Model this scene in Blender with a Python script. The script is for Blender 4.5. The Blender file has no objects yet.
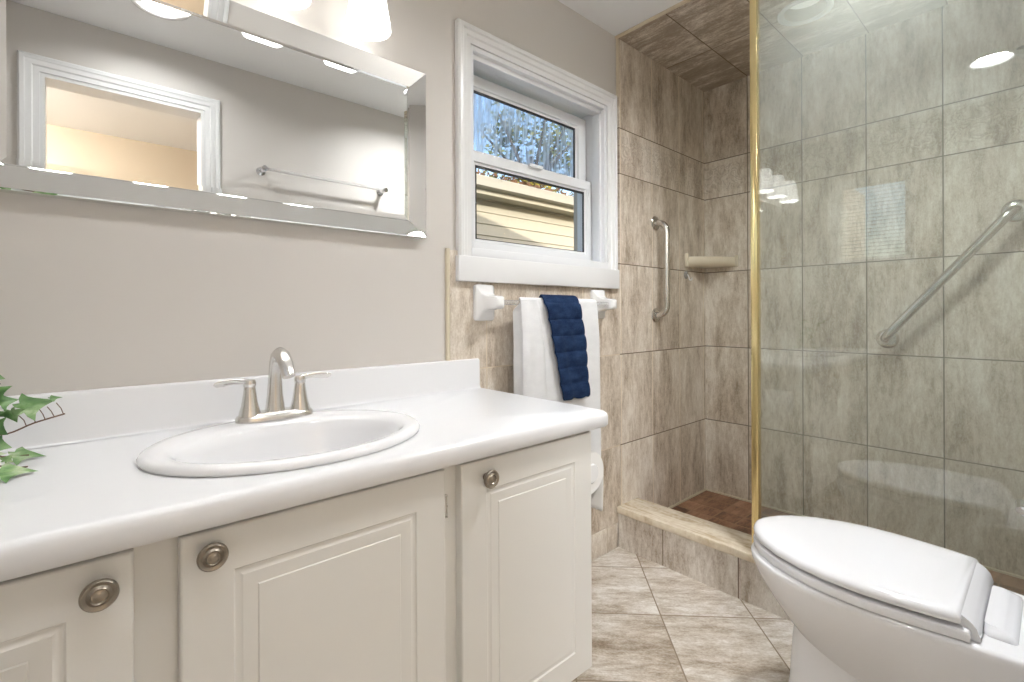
import bpy, bmesh, math, random
from mathutils import Vector, Matrix, noise
random.seed(7)
C = bpy.context.scene.collection
S = bpy.context.scene
PI = math.pi

# ------------------------------------------------------------------ camera, sky, sun, exposure
FPX, YAW, ROLL, HORIZON = 482.4, math.radians(48.38), math.radians(-0.244), 313.37
cam_data = bpy.data.cameras.new('camera')
cam_data.sensor_width = 36.0
cam_data.lens = FPX * 36.0 / 1024.0
cam_data.shift_y = (HORIZON - 341.0) / 1024.0
cam_data.clip_start = 0.01
cam = bpy.data.objects.new('camera', cam_data)
C.objects.link(cam)
fw = Vector((math.cos(YAW), math.sin(YAW), 0)); rt = Vector((math.sin(YAW), -math.cos(YAW), 0)); up = Vector((0, 0, 1))
r2 = rt * math.cos(ROLL) + up * math.sin(ROLL); u2 = up * math.cos(ROLL) - rt * math.sin(ROLL)
mw = Matrix((r2, u2, -fw)).transposed().to_4x4(); mw.translation = Vector((0, 0, 1.02))
cam.matrix_world = mw
S.camera = cam
S.view_settings.view_transform = 'Standard'
S.view_settings.look = 'None'
S.view_settings.gamma = 1.0
S.view_settings.use_curve_mapping = False
S.view_settings.exposure = 0.6

world = bpy.data.worlds.new('sky'); S.world = world
world.use_nodes = True
wn = world.node_tree.nodes; wl = world.node_tree.links; wn.clear()
wo = wn.new('ShaderNodeOutputWorld'); wb = wn.new('ShaderNodeBackground'); ws = wn.new('ShaderNodeTexSky')
ws.sky_type = 'NISHITA'; ws.sun_disc = False; ws.sun_elevation = math.radians(32); ws.sun_rotation = math.radians(200)
ws.air_density = 1.2; ws.dust_density = 1.5
wb.inputs['Strength'].default_value = 0.28
wl.new(ws.outputs[0], wb.inputs[0]); wl.new(wb.outputs[0], wo.inputs[0])

SUN_DIR = Vector((0.30, 1.0, -0.25)).normalized()
sd = bpy.data.lights.new('sun', 'SUN'); sd.energy = 2.6; sd.angle = math.radians(0.6); sd.color = (1.0, 0.95, 0.87)
sun = bpy.data.objects.new('sun', sd); C.objects.link(sun)
sun.rotation_euler = (-SUN_DIR).to_track_quat('Z', 'Y').to_euler(); sun.location = (0, -6, 9)

SHADE_X = (0.562, 0.354, 0.146, -0.062)
SHADE_Y, SHADE_Z = 1.195, 1.768
# light strengths of the lamps that are built further down
BULB, SHADE_E, POT_LENS, POT_ADDED_LENS, SPOT_LENS, HALL_FILL = 30.0, 1.35, 95.0, 330.0, 0.15, 250.0
POT, POT_ADDED, SPOT = (0.23, 0.20), (1.50, 0.33), (2.16, 0.66)

# ------------------------------------------------------------------ node helpers
class NT:
    def __init__(self, name):
        self.m = bpy.data.materials.new(name); self.m.use_nodes = True
        self.n = self.m.node_tree.nodes; self.l = self.m.node_tree.links
        self.n.clear()
        self.out = self.n.new('ShaderNodeOutputMaterial')
    def put(self, sock, v):
        if v is None: return
        if isinstance(v, bpy.types.NodeSocket): self.l.new(v, sock)
        elif isinstance(v, (int, float)): sock.default_value = v
        else: sock.default_value = v if len(v) == len(sock.default_value) else (*v, 1.0)
    def math(self, op, a, b=None, c=None, clamp=False):
        n = self.n.new('ShaderNodeMath'); n.operation = op; n.use_clamp = clamp
        for i, v in enumerate((a, b, c)):
            if v is not None: self.put(n.inputs[i], v)
        return n.outputs[0]
    def pos(self):
        n = self.n.new('ShaderNodeNewGeometry'); s = self.n.new('ShaderNodeSeparateXYZ'); self.l.new(n.outputs['Position'], s.inputs[0])
        return s.outputs[0], s.outputs[1], s.outputs[2], n.outputs['Position']
    def comb(self, x, y, z):
        n = self.n.new('ShaderNodeCombineXYZ')
        for i, v in enumerate((x, y, z)): self.put(n.inputs[i], v)
        return n.outputs[0]
    def noise(self, vec, scale=1.0, detail=4.0, rough=0.5, dist=0.0):
        n = self.n.new('ShaderNodeTexNoise'); self.put(n.inputs['Vector'], vec)
        n.inputs['Scale'].default_value = scale; n.inputs['Detail'].default_value = detail
        n.inputs['Roughness'].default_value = rough; n.inputs['Distortion'].default_value = dist
        return n.outputs['Fac']
    def white(self, vec):
        n = self.n.new('ShaderNodeTexWhiteNoise'); n.noise_dimensions = '3D'; self.put(n.inputs['Vector'], vec)
        return n.outputs['Value']
    def ramp(self, fac, stops):
        n = self.n.new('ShaderNodeValToRGB'); self.put(n.inputs[0], fac)
        e = n.color_ramp.elements
        while len(e) < len(stops): e.new(0.5)
        for i, (p, c) in enumerate(stops): e[i].position = p; e[i].color = (*c, 1) if len(c) == 3 else c
        return n.outputs[0]
    def mix(self, fac, a, b):
        n = self.n.new('ShaderNodeMix'); n.data_type = 'RGBA'
        self.put(n.inputs[0], fac); self.put(n.inputs[6], a); self.put(n.inputs[7], b)
        return n.outputs[2]
    def smooth(self, v, a, b, lo=0.0, hi=1.0):
        n = self.n.new('ShaderNodeMapRange'); n.interpolation_type = 'SMOOTHSTEP'
        self.put(n.inputs[0], v)
        for i, q in enumerate((a, b, lo, hi)): n.inputs[i + 1].default_value = q
        return n.outputs[0]
    def bump(self, h, strength=0.3, distance=0.002, normal=None):
        n = self.n.new('ShaderNodeBump'); n.inputs['Strength'].default_value = strength; n.inputs['Distance'].default_value = distance
        self.put(n.inputs['Height'], h)
        if normal is not None: self.put(n.inputs['Normal'], normal)
        return n.outputs[0]
    def pbr(self, color, rough=0.5, metal=0.0, normal=None, spec=0.5, **kw):
        n = self.n.new('ShaderNodeBsdfPrincipled')
        self.put(n.inputs['Base Color'], color); self.put(n.inputs['Roughness'], rough); self.put(n.inputs['Metallic'], metal)
        n.inputs['Specular IOR Level'].default_value = spec
        if normal is not None: self.put(n.inputs['Normal'], normal)
        for k, v in kw.items(): self.put(n.inputs[k.replace('_', ' ')], v)
        self.l.new(n.outputs[0], self.out.inputs[0])
        return n

def plain(name, color, rough=0.5, metal=0.0, spec=0.5, bump=0.0, scale=200.0, var=0.0, **kw):
    t = NT(name); x, y, z, p = t.pos(); nrm = None; col = color
    f = t.noise(p, scale, 3.0)
    if bump: nrm = t.bump(f, bump, 0.001)
    if var:
        g = t.noise(p, 3.0, 3.0)
        col = t.mix(g, tuple(c * (1 - var) for c in color), tuple(min(1, c * (1 + var)) for c in color))
    t.pbr(col, rough, metal, nrm, spec, **kw)
    return t.m

TILE_DARK, TILE_MID, TILE_LIGHT = (0.310, 0.238, 0.168), (0.585, 0.500, 0.405), (0.815, 0.755, 0.670)
def tile_mat(name, u_of, v_of, u0, du, v0, dv, listello=False, diag=False, dark=TILE_DARK, mid=TILE_MID, light=TILE_LIGHT, rough=0.28, grout=(0.62, 0.54, 0.43), gw=0.0021, grout_level=None, patch=0.0):
    """streaky travertine-look tile; u across, v along the streaks"""
    t = NT(name); x, y, z, p = t.pos()
    u, v = u_of(t, x, y, z), v_of(t, x, y, z)
    vv = v
    if listello:
        vv = t.math('ADD', v, t.math('MULTIPLY', t.math('GREATER_THAN', v, 1.734), 0.198))
    a = t.math('DIVIDE', t.math('SUBTRACT', u, u0), du); b = t.math('DIVIDE', t.math('SUBTRACT', vv, v0), dv)
    def edge(s, size):
        f = t.math('ABSOLUTE', t.math('SUBTRACT', t.math('FRACT', s), 0.5))
        return t.math('MULTIPLY', t.math('SUBTRACT', 0.5, f), size)
    d = t.math('MINIMUM', edge(a, du), edge(b, dv))
    gm = t.smooth(d, gw * 0.7, gw * 1.5, 1.0, 0.0)
    gh = t.smooth(edge(b, dv), gw * 0.7, gw * 1.5, 1.0, 0.0)
    tid = t.comb(t.math('FLOOR', a), t.math('FLOOR', b), 3.0)
    r1 = t.white(tid); off = t.math('MULTIPLY', r1, 37.0)
    wob = t.math('MULTIPLY', t.noise(t.comb(t.math('MULTIPLY', u, 5.0), t.math('MULTIPLY', v, 5.0), off), 1.0, 3.0), 0.55)
    n1 = t.noise(t.comb(t.math('ADD', t.math('MULTIPLY', u, 13.0), wob), t.math('MULTIPLY', v, 3.2), off), 1.0, 6.0, 0.62)
    n2 = t.noise(t.comb(t.math('ADD', t.math('MULTIPLY', u, 75.0), wob), t.math('MULTIPLY', v, 20.0), off), 1.0, 5.0, 0.7)
    n3 = t.noise(t.comb(t.math('MULTIPLY', u, 240.0), t.math('MULTIPLY', v, 120.0), off), 1.0, 3.0, 0.6)
    s = t.math('ADD', t.math('MULTIPLY', n1, 0.50), t.math('ADD', t.math('MULTIPLY', n2, 0.36), t.math('MULTIPLY', n3, 0.20)))
    s = t.math('ADD', s, t.math('MULTIPLY', t.math('SUBTRACT', r1, 0.5), 0.07))
    if patch: s = t.math('ADD', s, t.math('MULTIPLY', t.math('SUBTRACT', t.noise(t.comb(t.math('MULTIPLY', u, 7.0), t.math('MULTIPLY', v, 4.0), off), 1.0, 2.0), 0.5), patch))
    col = t.ramp(s, [(0.385, dark), (0.51, mid), (0.645, light)])
    rel = t.math('ADD', t.math('MULTIPLY', n2, 0.7), t.math('MULTIPLY', n3, 0.5))
    if listello:
        band = t.math('MULTIPLY', t.math('GREATER_THAN', v, 1.634), t.math('LESS_THAN', v, 1.834))
        inner = t.math('MULTIPLY', t.smooth(v, 1.662, 1.668), t.smooth(v, 1.802, 1.808, 1.0, 0.0))
        ridge = t.math('ADD', t.smooth(t.math('ABSOLUTE', t.math('SUBTRACT', v, 1.652)), 0.003, 0.006, 1.0, 0.0), t.smooth(t.math('ABSOLUTE', t.math('SUBTRACT', v, 1.818)), 0.003, 0.006, 1.0, 0.0))
        warp = t.noise(t.comb(t.math('MULTIPLY', u, 15.0), t.math('MULTIPLY', v, 15.0), off), 1.0, 1.0, 0.5, 1.6)
        wv = t.math('SINE', t.math('MULTIPLY', warp, 40.0))
        orn = t.math('ADD', t.math('MULTIPLY', t.math('MULTIPLY', wv, inner), 1.4), t.math('MULTIPLY', ridge, 2.0))
        rel = t.math('ADD', rel, t.math('MULTIPLY', t.math('MULTIPLY', orn, band), 1.7))
        col = t.mix(t.math('MULTIPLY', t.math('MULTIPLY', band, inner), t.smooth(wv, -0.9, -0.2, 0.35, 0.0)), col, dark)
    col = t.mix(gm, col, t.mix(gh, grout, grout_level or grout))
    rel = t.math('SUBTRACT', rel, t.math('MULTIPLY', gm, 1.5))
    nrm = t.bump(rel, 0.35, 0.0016)
    rgh = t.math('ADD', t.math('MULTIPLY', gm, 0.5), t.math('ADD', rough, t.math('MULTIPLY', n2, 0.12)))
    t.pbr(col, rgh, 0.0, nrm, 0.5)
    return t.m
X = lambda t, x, y, z: x
Y = lambda t, x, y, z: y
Z = lambda t, x, y, z: z
M = {}
M['tile_left'] = tile_mat('shower tile, left wall', X, Z, 1.771, 0.25, 0.44, 0.398, True, grout=(0.82, 0.72, 0.58), grout_level=(0.17, 0.125, 0.085))
M['tile_far'] = tile_mat('shower tile, far wall', Y, Z, 0.292, 0.25, 0.44, 0.398, True, grout=(0.20, 0.17, 0.13), grout_level=(0.20, 0.17, 0.13))
M['tile_low'] = tile_mat('wainscot tile', X, Z, 1.014, 0.25, 0.44, 0.398, grout=(0.68, 0.58, 0.45))
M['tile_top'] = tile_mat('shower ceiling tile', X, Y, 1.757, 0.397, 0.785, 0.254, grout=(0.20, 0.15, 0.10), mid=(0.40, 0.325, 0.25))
M['tile_curb'] = tile_mat('curb tile', Y, Z, 0.752, 0.30, -0.2, 0.6, light=(0.80, 0.76, 0.70), mid=(0.58, 0.52, 0.45), grout=(0.22, 0.17, 0.12))
M['tile_base'] = tile_mat('skirting tile', X, Z, 1.66, 0.30, -0.2, 0.6)
M['floor'] = tile_mat('diagonal floor tile', lambda t, x, y, z: t.math('MULTIPLY', t.math('ADD', x, y), 0.70711),
                      lambda t, x, y, z: t.math('MULTIPLY', t.math('SUBTRACT', x, y), 0.70711),
                      2.77 * 0.70711, 0.305, 0.566 * 0.70711, 0.305, dark=(0.22, 0.160, 0.105), mid=(0.50, 0.435, 0.36), light=(0.78, 0.75, 0.71), grout=(0.27, 0.21, 0.15), rough=0.24, patch=0.22)
M['mosaic'] = tile_mat('brown shower floor tile', Y, X, 0.03, 0.105, 0.02, 0.105, dark=(0.050, 0.020, 0.010), mid=(0.23, 0.105, 0.055), light=(0.40, 0.22, 0.13), grout=(0.36, 0.24, 0.165), gw=0.0032, patch=0.3, rough=0.35)
M['paint'] = plain('beige wall paint', (0.640, 0.606, 0.570), 0.55, bump=0.04, scale=350)
M['ceiling'] = plain('white ceiling paint', (0.87, 0.87, 0.875), 0.7, bump=0.05, scale=300)
M['hall_paint'] = plain('tan hall paint', (0.60, 0.50, 0.37), 0.6)
M['hall_floor'] = plain('grey hall floor', (0.38, 0.36, 0.34), 0.45, var=0.3)
M['trim'] = plain('white gloss trim', (0.77, 0.77, 0.77), 0.30)
M['vinyl'] = plain('white vinyl', (0.76, 0.77, 0.785), 0.35)
M['cream_trim'] = plain('cream tile edging', (0.66, 0.58, 0.44), 0.4)
M['laminate'] = plain('white laminate counter', (0.765, 0.768, 0.785), 0.28, bump=0.02, scale=500)
M['porcelain'] = plain('white porcelain', (0.80, 0.80, 0.815), 0.07, spec=0.55)
M['seat_plastic'] = plain('white toilet seat plastic', (0.79, 0.79, 0.81), 0.14)
M['cabinet'] = plain('cream white cabinet', (0.745, 0.733, 0.700), 0.33)
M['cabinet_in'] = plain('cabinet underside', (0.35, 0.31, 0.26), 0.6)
M['nickel'] = plain('brushed nickel', (0.72, 0.70, 0.67), 0.27, 1.0, bump=0.03, scale=600)
M['knob'] = plain('antique pewter', (0.34, 0.30, 0.25), 0.38, 1.0)
M['knob_dark'] = plain('dark pewter groove', (0.16, 0.135, 0.11), 0.5, 0.8)
M['steel'] = plain('satin steel', (0.62, 0.60, 0.57), 0.24, 1.0, bump=0.02, scale=500)
M['chrome'] = plain('chrome', (0.72, 0.73, 0.75), 0.08, 1.0)
M['brass'] = plain('polished brass', (0.86, 0.70, 0.36), 0.20, 1.0)
M['ceramic'] = plain('white ceramic', (0.82, 0.82, 0.82), 0.12)
M['bone'] = plain('bone ceramic', (0.74, 0.66, 0.52), 0.15)
M['paper'] = plain('tissue paper', (0.84, 0.83, 0.81), 0.9, bump=0.2, scale=300)
M['cardboard'] = plain('cardboard', (0.45, 0.36, 0.26), 0.9)
M['acrylic'] = plain('clear acrylic rod', (0.93, 0.93, 0.93), 0.1, 0.0, 0.5, Transmission_Weight=0.75)
M['baffle'] = plain('grey brown lamp baffle', (0.50, 0.46, 0.39), 0.5)
M['rubber'] = plain('black rubber gasket', (0.02, 0.02, 0.022), 0.5)
M['pot'] = plain('white plant pot', (0.75, 0.74, 0.72), 0.3)
M['soil'] = plain('potting soil', (0.05, 0.035, 0.025), 0.95, bump=0.5)
M['stem'] = plain('brown vine stem', (0.14, 0.075, 0.045), 0.6)
M['siding'] = plain('cream vinyl siding', (0.57, 0.50, 0.38), 0.6, var=0.06)
M['fascia'] = plain('white painted eave', (0.52, 0.47, 0.38), 0.5)
M['roof'] = plain('dark shingle roof', (0.09, 0.08, 0.075), 0.9, bump=0.4, scale=40)
M['litter'] = plain('dead leaves', (0.20, 0.10, 0.05), 0.9)
M['bark'] = plain('tree bark', (0.12, 0.09, 0.07), 0.9, bump=0.6, scale=30)
M['lawn'] = plain('lawn', (0.10, 0.13, 0.05), 0.9, var=0.3)
M['stucco'] = plain('outer wall render', (0.55, 0.5, 0.42), 0.8)

def marble():
    t = NT('cream marble threshold'); x, y, z, p = t.pos()
    n = t.noise(t.comb(t.math('MULTIPLY', x, 26.0), t.math('MULTIPLY', y, 5.0), z), 1.0, 6.0, 0.6, 1.0)
    m = t.noise(p, 60.0, 4.0)
    c = t.ramp(t.math('ADD', t.math('MULTIPLY', n, 0.75), t.math('MULTIPLY', m, 0.25)), [(0.36, (0.52, 0.41, 0.27)), (0.52, (0.74, 0.65, 0.51)), (0.66, (0.84, 0.77, 0.65))])
    t.pbr(c, 0.25); return t.m
M['marble'] = marble()

def mirror_mat():
    t = NT('mirror silver'); g = t.n.new('ShaderNodeBsdfGlossy'); g.inputs['Roughness'].default_value = 0.0
    x, y, z, p = t.pos()
    t.put(g.inputs['Color'], t.mix(t.noise(p, 4.0), (0.87, 0.88, 0.88), (0.89, 0.90, 0.895)))
    t.l.new(g.outputs[0], t.out.inputs[0]); return t.m
M['mirror'] = mirror_mat()

def glass_mat(name, tint, refl, rough=0.0, streak=False):
    t = NT(name); tr = t.n.new('ShaderNodeBsdfTransparent'); gl = t.n.new('ShaderNodeBsdfGlossy'); mx = t.n.new('ShaderNodeMixShader')
    x, y, z, p = t.pos()
    tint2 = tint
    if streak:
        s = t.noise(t.comb(t.math('MULTIPLY', x, 60.0), y, t.math('MULTIPLY', z, 5.0)), 1.0, 5.0, 0.6)
        tint2 = t.mix(s, tuple(c * 0.8 for c in tint), tint)
    t.put(tr.inputs['Color'], tint2)
    gl.inputs['Roughness'].default_value = rough
    lw = t.n.new('ShaderNodeLayerWeight'); lw.inputs['Blend'].default_value = 0.5
    f5 = t.math('POWER', lw.outputs['Facing'], 5.0)
    t.put(mx.inputs[0], t.math('ADD', refl, t.math('MULTIPLY', f5, 1.0 - refl), clamp=True))
    t.l.new(tr.outputs[0], mx.inputs[1]); t.l.new(gl.outputs[0], mx.inputs[2]); t.l.new(mx.outputs[0], t.out.inputs[0])
    return t.m
M['shower_glass'] = glass_mat('green tinted shower glass', (0.96, 0.99, 0.975), 0.10)
def reflection_veil(m):
    # pale haze mixed in, stands for the veil of room reflections
    n, l = m.node_tree.nodes, m.node_tree.links
    out = [q for q in n if q.type == 'OUTPUT_MATERIAL'][0]; src = out.inputs[0].links[0].from_socket
    d = n.new('ShaderNodeBsdfDiffuse'); d.inputs[0].default_value = (0.80, 0.85, 0.78, 1); x = n.new('ShaderNodeMixShader')
    t = n.new('ShaderNodeTexNoise'); g = n.new('ShaderNodeNewGeometry'); l.new(g.outputs['Position'], t.inputs['Vector']); t.inputs['Scale'].default_value = 5.0
    r = n.new('ShaderNodeMapRange'); l.new(t.outputs['Fac'], r.inputs[0]); r.inputs[3].default_value = 0.035; r.inputs[4].default_value = 0.08
    l.new(r.outputs[0], x.inputs[0]); l.new(src, x.inputs[1]); l.new(d.outputs[0], x.inputs[2]); l.new(x.outputs[0], out.inputs[0])
reflection_veil(M['shower_glass'])
M['pane'] = glass_mat('window glass', (0.95, 0.96, 0.96), 0.03)
def misted():
    m = glass_mat('misted window glass', (0.92, 0.95, 0.98), 0.03, streak=True); n, l = m.node_tree.nodes, m.node_tree.links
    out = [q for q in n if q.type == 'OUTPUT_MATERIAL'][0]; src = out.inputs[0].links[0].from_socket
    d = n.new('ShaderNodeBsdfTranslucent'); d.inputs[0].default_value = (0.9, 0.93, 0.97, 1); x = n.new('ShaderNodeMixShader')
    t = n.new('ShaderNodeTexNoise'); g = n.new('ShaderNodeNewGeometry'); mp = n.new('ShaderNodeMapping'); mp.inputs['Scale'].default_value = (70, 70, 9)
    l.new(g.outputs['Position'], mp.inputs[0]); l.new(mp.outputs[0], t.inputs['Vector']); t.inputs['Scale'].default_value = 1.0; t.inputs['Detail'].default_value = 5
    r = n.new('ShaderNodeMapRange'); l.new(t.outputs['Fac'], r.inputs[0]); r.inputs[1].default_value = 0.42; r.inputs[2].default_value = 0.68; r.inputs[3].default_value = 0.12; r.inputs[4].default_value = 0.62
    l.new(r.outputs[0], x.inputs[0]); l.new(src, x.inputs[1]); l.new(d.outputs[0], x.inputs[2]); l.new(x.outputs[0], out.inputs[0])
    return m
M['pane_wet'] = misted()

def lamp_mat(name, color, strength):
    t = NT(name); x, y, z, p = t.pos()
    b = t.n.new('ShaderNodeBsdfPrincipled'); b.inputs['Base Color'].default_value = (0.9, 0.9, 0.88, 1); b.inputs['Roughness'].default_value = 0.3
    t.put(b.inputs['Emission Color'], t.mix(t.noise(p, 20.0), color, tuple(min(1.0, c * 1.02) for c in color)))
    b.inputs['Emission Strength'].default_value = strength
    t.l.new(b.outputs[0], t.out.inputs[0]); return t.m
M['shade'] = lamp_mat('frosted lamp glass', (1.0, 0.985, 0.96), SHADE_E)
M['bulb'] = lamp_mat('lit bulb', (0.99, 0.995, 1.0), BULB)
M['dome'] = lamp_mat('added hall fill dome', (0.985, 0.99, 1.0), HALL_FILL)
M['pot_lens_added'] = lamp_mat('added ceiling spot lens', (0.975, 0.99, 1.0), POT_ADDED_LENS)
M['pot_lens'] = lamp_mat('lit ceiling spot lens', (0.975, 0.99, 1.0), POT_LENS)
M['spot_lens'] = lamp_mat('dim downlight lens', (1.0, 0.985, 0.96), SPOT_LENS)

def cloth(name, a, b, scale, bump, rib=0.0):
    t = NT(name); x, y, z, p = t.pos()
    n = t.noise(p, scale, 3.0, 0.7); g = t.noise(t.comb(t.math('MULTIPLY', x, 18.0), t.math('MULTIPLY', y, 18.0), t.math('MULTIPLY', z, 40.0)), 1.0, 4.0)
    f = t.math('ADD', t.math('MULTIPLY', n, 0.5), t.math('MULTIPLY', g, 0.5))
    t.pbr(t.ramp(f, [(0.35, a), (0.65, b)]), 0.95, 0.0, t.bump(n, bump, 0.002), 0.1)
    return t.m
M['white_terry'] = cloth('white terry cloth', (0.70, 0.70, 0.71), (0.78, 0.78, 0.785), 420.0, 0.5)
M['navy_terry'] = cloth('navy terry cloth', (0.006, 0.014, 0.045), (0.026, 0.052, 0.120), 300.0, 0.8)

def leaf_mat():
    t = NT('ivy leaf'); x, y, z, p = t.pos()
    n = t.noise(p, 70.0, 3.0)
    oi = t.n.new('ShaderNodeObjectInfo')
    g = t.noise(p, 22.0, 1.0)
    c = t.ramp(t.math('ADD', t.math('MULTIPLY', n, 0.35), t.math('MULTIPLY', g, 0.65)), [(0.38, (0.035, 0.110, 0.030)), (0.50, (0.095, 0.215, 0.060)), (0.60, (0.24, 0.38, 0.17)), (0.70, (0.52, 0.60, 0.40))])
    t.pbr(c, 0.42, Subsurface_Weight=0.0); return t.m
M['ivy'] = leaf_mat()
def tree_leaf():
    t = NT('autumn tree leaves'); x, y, z, p = t.pos()
    n = t.noise(p, 0.9, 4.0)
    c = t.ramp(n, [(0.35, (0.03, 0.05, 0.015)), (0.5, (0.13, 0.16, 0.03)), (0.66, (0.42, 0.34, 0.06))])
    t.pbr(c, 0.7); return t.m
M['tree_leaf'] = tree_leaf()

# ------------------------------------------------------------------ mesh helpers
def box(bm, x0, x1, y0, y1, z0, z1, bev=0.0, seg=2):
    vs = [bm.verts.new(p) for p in ((x0, y0, z0), (x1, y0, z0), (x1, y1, z0), (x0, y1, z0), (x0, y0, z1), (x1, y0, z1), (x1, y1, z1), (x0, y1, z1))]
    fs = [bm.faces.new([vs[i] for i in q]) for q in ((3, 2, 1, 0), (4, 5, 6, 7), (0, 1, 5, 4), (1, 2, 6, 5), (2, 3, 7, 6), (3, 0, 4, 7))]
    if bev > 0:
        es = list({e for f in fs for e in f.edges})
        bmesh.ops.bevel(bm, geom=es, offset=bev, segments=seg, profile=0.5, affect='EDGES')
    return bm
def ring_faces(bm, a, b, closed=True):
    n = len(a)
    for i in range(n if closed else n - 1):
        j = (i + 1) % n
        try: bm.faces.new((a[i], a[j], b[j], b[i]))
        except ValueError: pass
def loft(bm, rings, cap0=True, cap1=True, closed=True):
    vr = [[bm.verts.new(p) for p in r] for r in rings]
    for a, b in zip(vr, vr[1:]): ring_faces(bm, a, b, closed)
    if cap0: bm.faces.new(list(reversed(vr[0])))
    if cap1: bm.faces.new(vr[-1])
    return vr
def tube(bm, pts, rad, seg=14, caps=True):
    pts = [Vector(p) for p in pts]
    if not hasattr(rad, '__len__'): rad = [rad] * len(pts)
    rings = []; prev = None
    for i, p in enumerate(pts):
        d = (pts[min(i + 1, len(pts) - 1)] - pts[max(i - 1, 0)]).normalized()
        if prev is None:
            a = d.orthogonal().normalized()
        else:
            a = (prev - d * prev.dot(d)).normalized()
        prev = a; b = d.cross(a)
        r = rad[i]
        ra, rb = r if hasattr(r, '__len__') else (r, r)
        rings.append([p + a * (ra * math.cos(2 * PI * k / seg)) + b * (rb * math.sin(2 * PI * k / seg)) for k in range(seg)])
    loft(bm, rings, caps, caps)
    return bm
def lathe(bm, prof, origin=(0, 0, 0), axis=(0, 0, 1), seg=32, sx=1.0, sy=1.0):
    q = Vector((0, 0, 1)).rotation_difference(Vector(axis)); o = Vector(origin)
    rings = []
    for r, h in prof:
        r = max(r, 1e-4)
        rings.append([o + q @ Vector((sx * r * math.cos(2 * PI * k / seg), sy * r * math.sin(2 * PI * k / seg), h)) for k in range(seg)])
    loft(bm, rings, True, True)
    return bm
def prism(bm, poly, fn0, fn1):
    """poly of (a,b); fn maps (a,b) to a point on the first / second end"""
    loft(bm, [[fn0(a, b) for a, b in poly], [fn1(a, b) for a, b in poly]])
    return bm
def rrect(x0, x1, y0, y1, r, n=5):
    out = []
    for cx, cy, a0 in ((x1 - r, y1 - r, 0), (x0 + r, y1 - r, PI / 2), (x0 + r, y0 + r, PI), (x1 - r, y0 + r, 1.5 * PI)):
        for k in range(n + 1):
            a = a0 + PI / 2 * k / n
            out.append((cx + r * math.cos(a), cy + r * math.sin(a)))
    return out
def arc_path(pts, r, n=6):
    """polyline with rounded corners"""
    P = [Vector(p) for p in pts]; out = [P[0]]
    for i in range(1, len(P) - 1):
        a, b, c = P[i - 1], P[i], P[i + 1]
        d0, d1 = (a - b).normalized(), (c - b).normalized()
        s, e = b + d0 * r, b + d1 * r
        for k in range(n + 1):
            t = k / n
            out.append(s * (1 - t) ** 2 + b * 2 * t * (1 - t) + e * t ** 2)
    out.append(P[-1])
    return out
def obj(name, bm, mat, parent=None, smooth=35.0):
    me = bpy.data.meshes.new(name)
    bmesh.ops.recalc_face_normals(bm, faces=bm.faces[:])
    bm.to_mesh(me); bm.free()
    me.materials.append(mat if not isinstance(mat, str) else M[mat])
    if smooth:
        for p in me.polygons: p.use_smooth = True
        me.set_sharp_from_angle(angle=math.radians(smooth))
    o = bpy.data.objects.new(name, me); C.objects.link(o)
    if parent is not None:
        o.parent = parent
        o.matrix_parent_inverse = Matrix.Translation(-parent.location) if parent.type == 'EMPTY' else Matrix()
    return o
def B(): return bmesh.new()
def thing(name, label, cat, loc, group=None):
    o = bpy.data.objects.new(name, None); C.objects.link(o); o.location = loc; o.empty_display_size = 0.05
    o['label'] = label; o['category'] = cat
    if group: o['group'] = group
    return o
def tag(o, label, cat, group=None, kind=None):
    o['label'] = label; o['category'] = cat
    if group: o['group'] = group
    if kind: o['kind'] = kind
    return o
def slab_holes(bm, x0, x1, y0, y1, z0, z1, holes, n=40):
    lay = []
    for z in (z0, z1):
        o = [bm.verts.new(q) for q in ((x0, y0, z), (x1, y0, z), (x1, y1, z), (x0, y1, z))]
        hs = [[bm.verts.new((cx + r * math.cos(2 * PI * k / n), cy + r * math.sin(2 * PI * k / n), z)) for k in range(n)] for cx, cy, r in holes]
        es = [bm.edges.new((L[i], L[(i + 1) % len(L)])) for L in [o] + hs for i in range(len(L))]
        bmesh.ops.triangle_fill(bm, use_beauty=True, edges=es)
        lay.append([o] + hs)
    for a, c in zip(*lay): ring_faces(bm, a, c)
    return bm
def struct(name, bm, mat, parent=None, label=None, cat=None, smooth=35.0):
    o = obj(name, bm, mat, parent, smooth)
    if parent is None:
        o['kind'] = 'structure'
        if label: o['label'] = label; o['category'] = cat
    return o

# ------------------------------------------------------------------ the room
YW, YO, XL, XF, ZC = 1.28, -0.15, -0.37, 2.54, 2.235      # mirror wall, door wall, left end, shower wall, ceiling
WX0, WX1, WZ0, WZ1 = 0.952, 1.680, 1.206, 1.907           # window opening
TX, TY = 1.762, 0.010                                      # tile starts here; tile thickness

b = B()
for (x0, x1, z0, z1) in ((XL - 0.1, WX0, -0.05, 2.32), (WX1, XF + 0.1, -0.05, 2.32), (WX0, WX1, -0.05, WZ0), (WX0, WX1, WZ1, 2.32)):
    box(b, x0, x1, YW, YW + 0.12, z0, z1)
struct('wall_left', b, 'paint', label='beige painted wall with the mirror and window', cat='wall')
b = B(); box(b, TX, XF, YW - TY, YW - 0.0005, 0.0, ZC - TY)
struct('wall_left_shower_tile', b, 'tile_left', label='brown streaked tile on the shower end wall beside window', cat='wall tile')
b = B(); box(b, 0.868, TX, YW - TY, YW - 0.0005, 0.105, 1.222)
struct('wall_left_wainscot_tile', b, 'tile_low', label='brown tile wainscot under the window behind the towels', cat='wall tile')
b = B(); box(b, 1.0, 1.736, YW - TY - 0.004, YW - 0.001, 0.0, 0.104, 0.002)
struct('baseboard_left', b, 'tile_base', label='tile skirting below the window wall by the shower curb', cat='baseboard')
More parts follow.
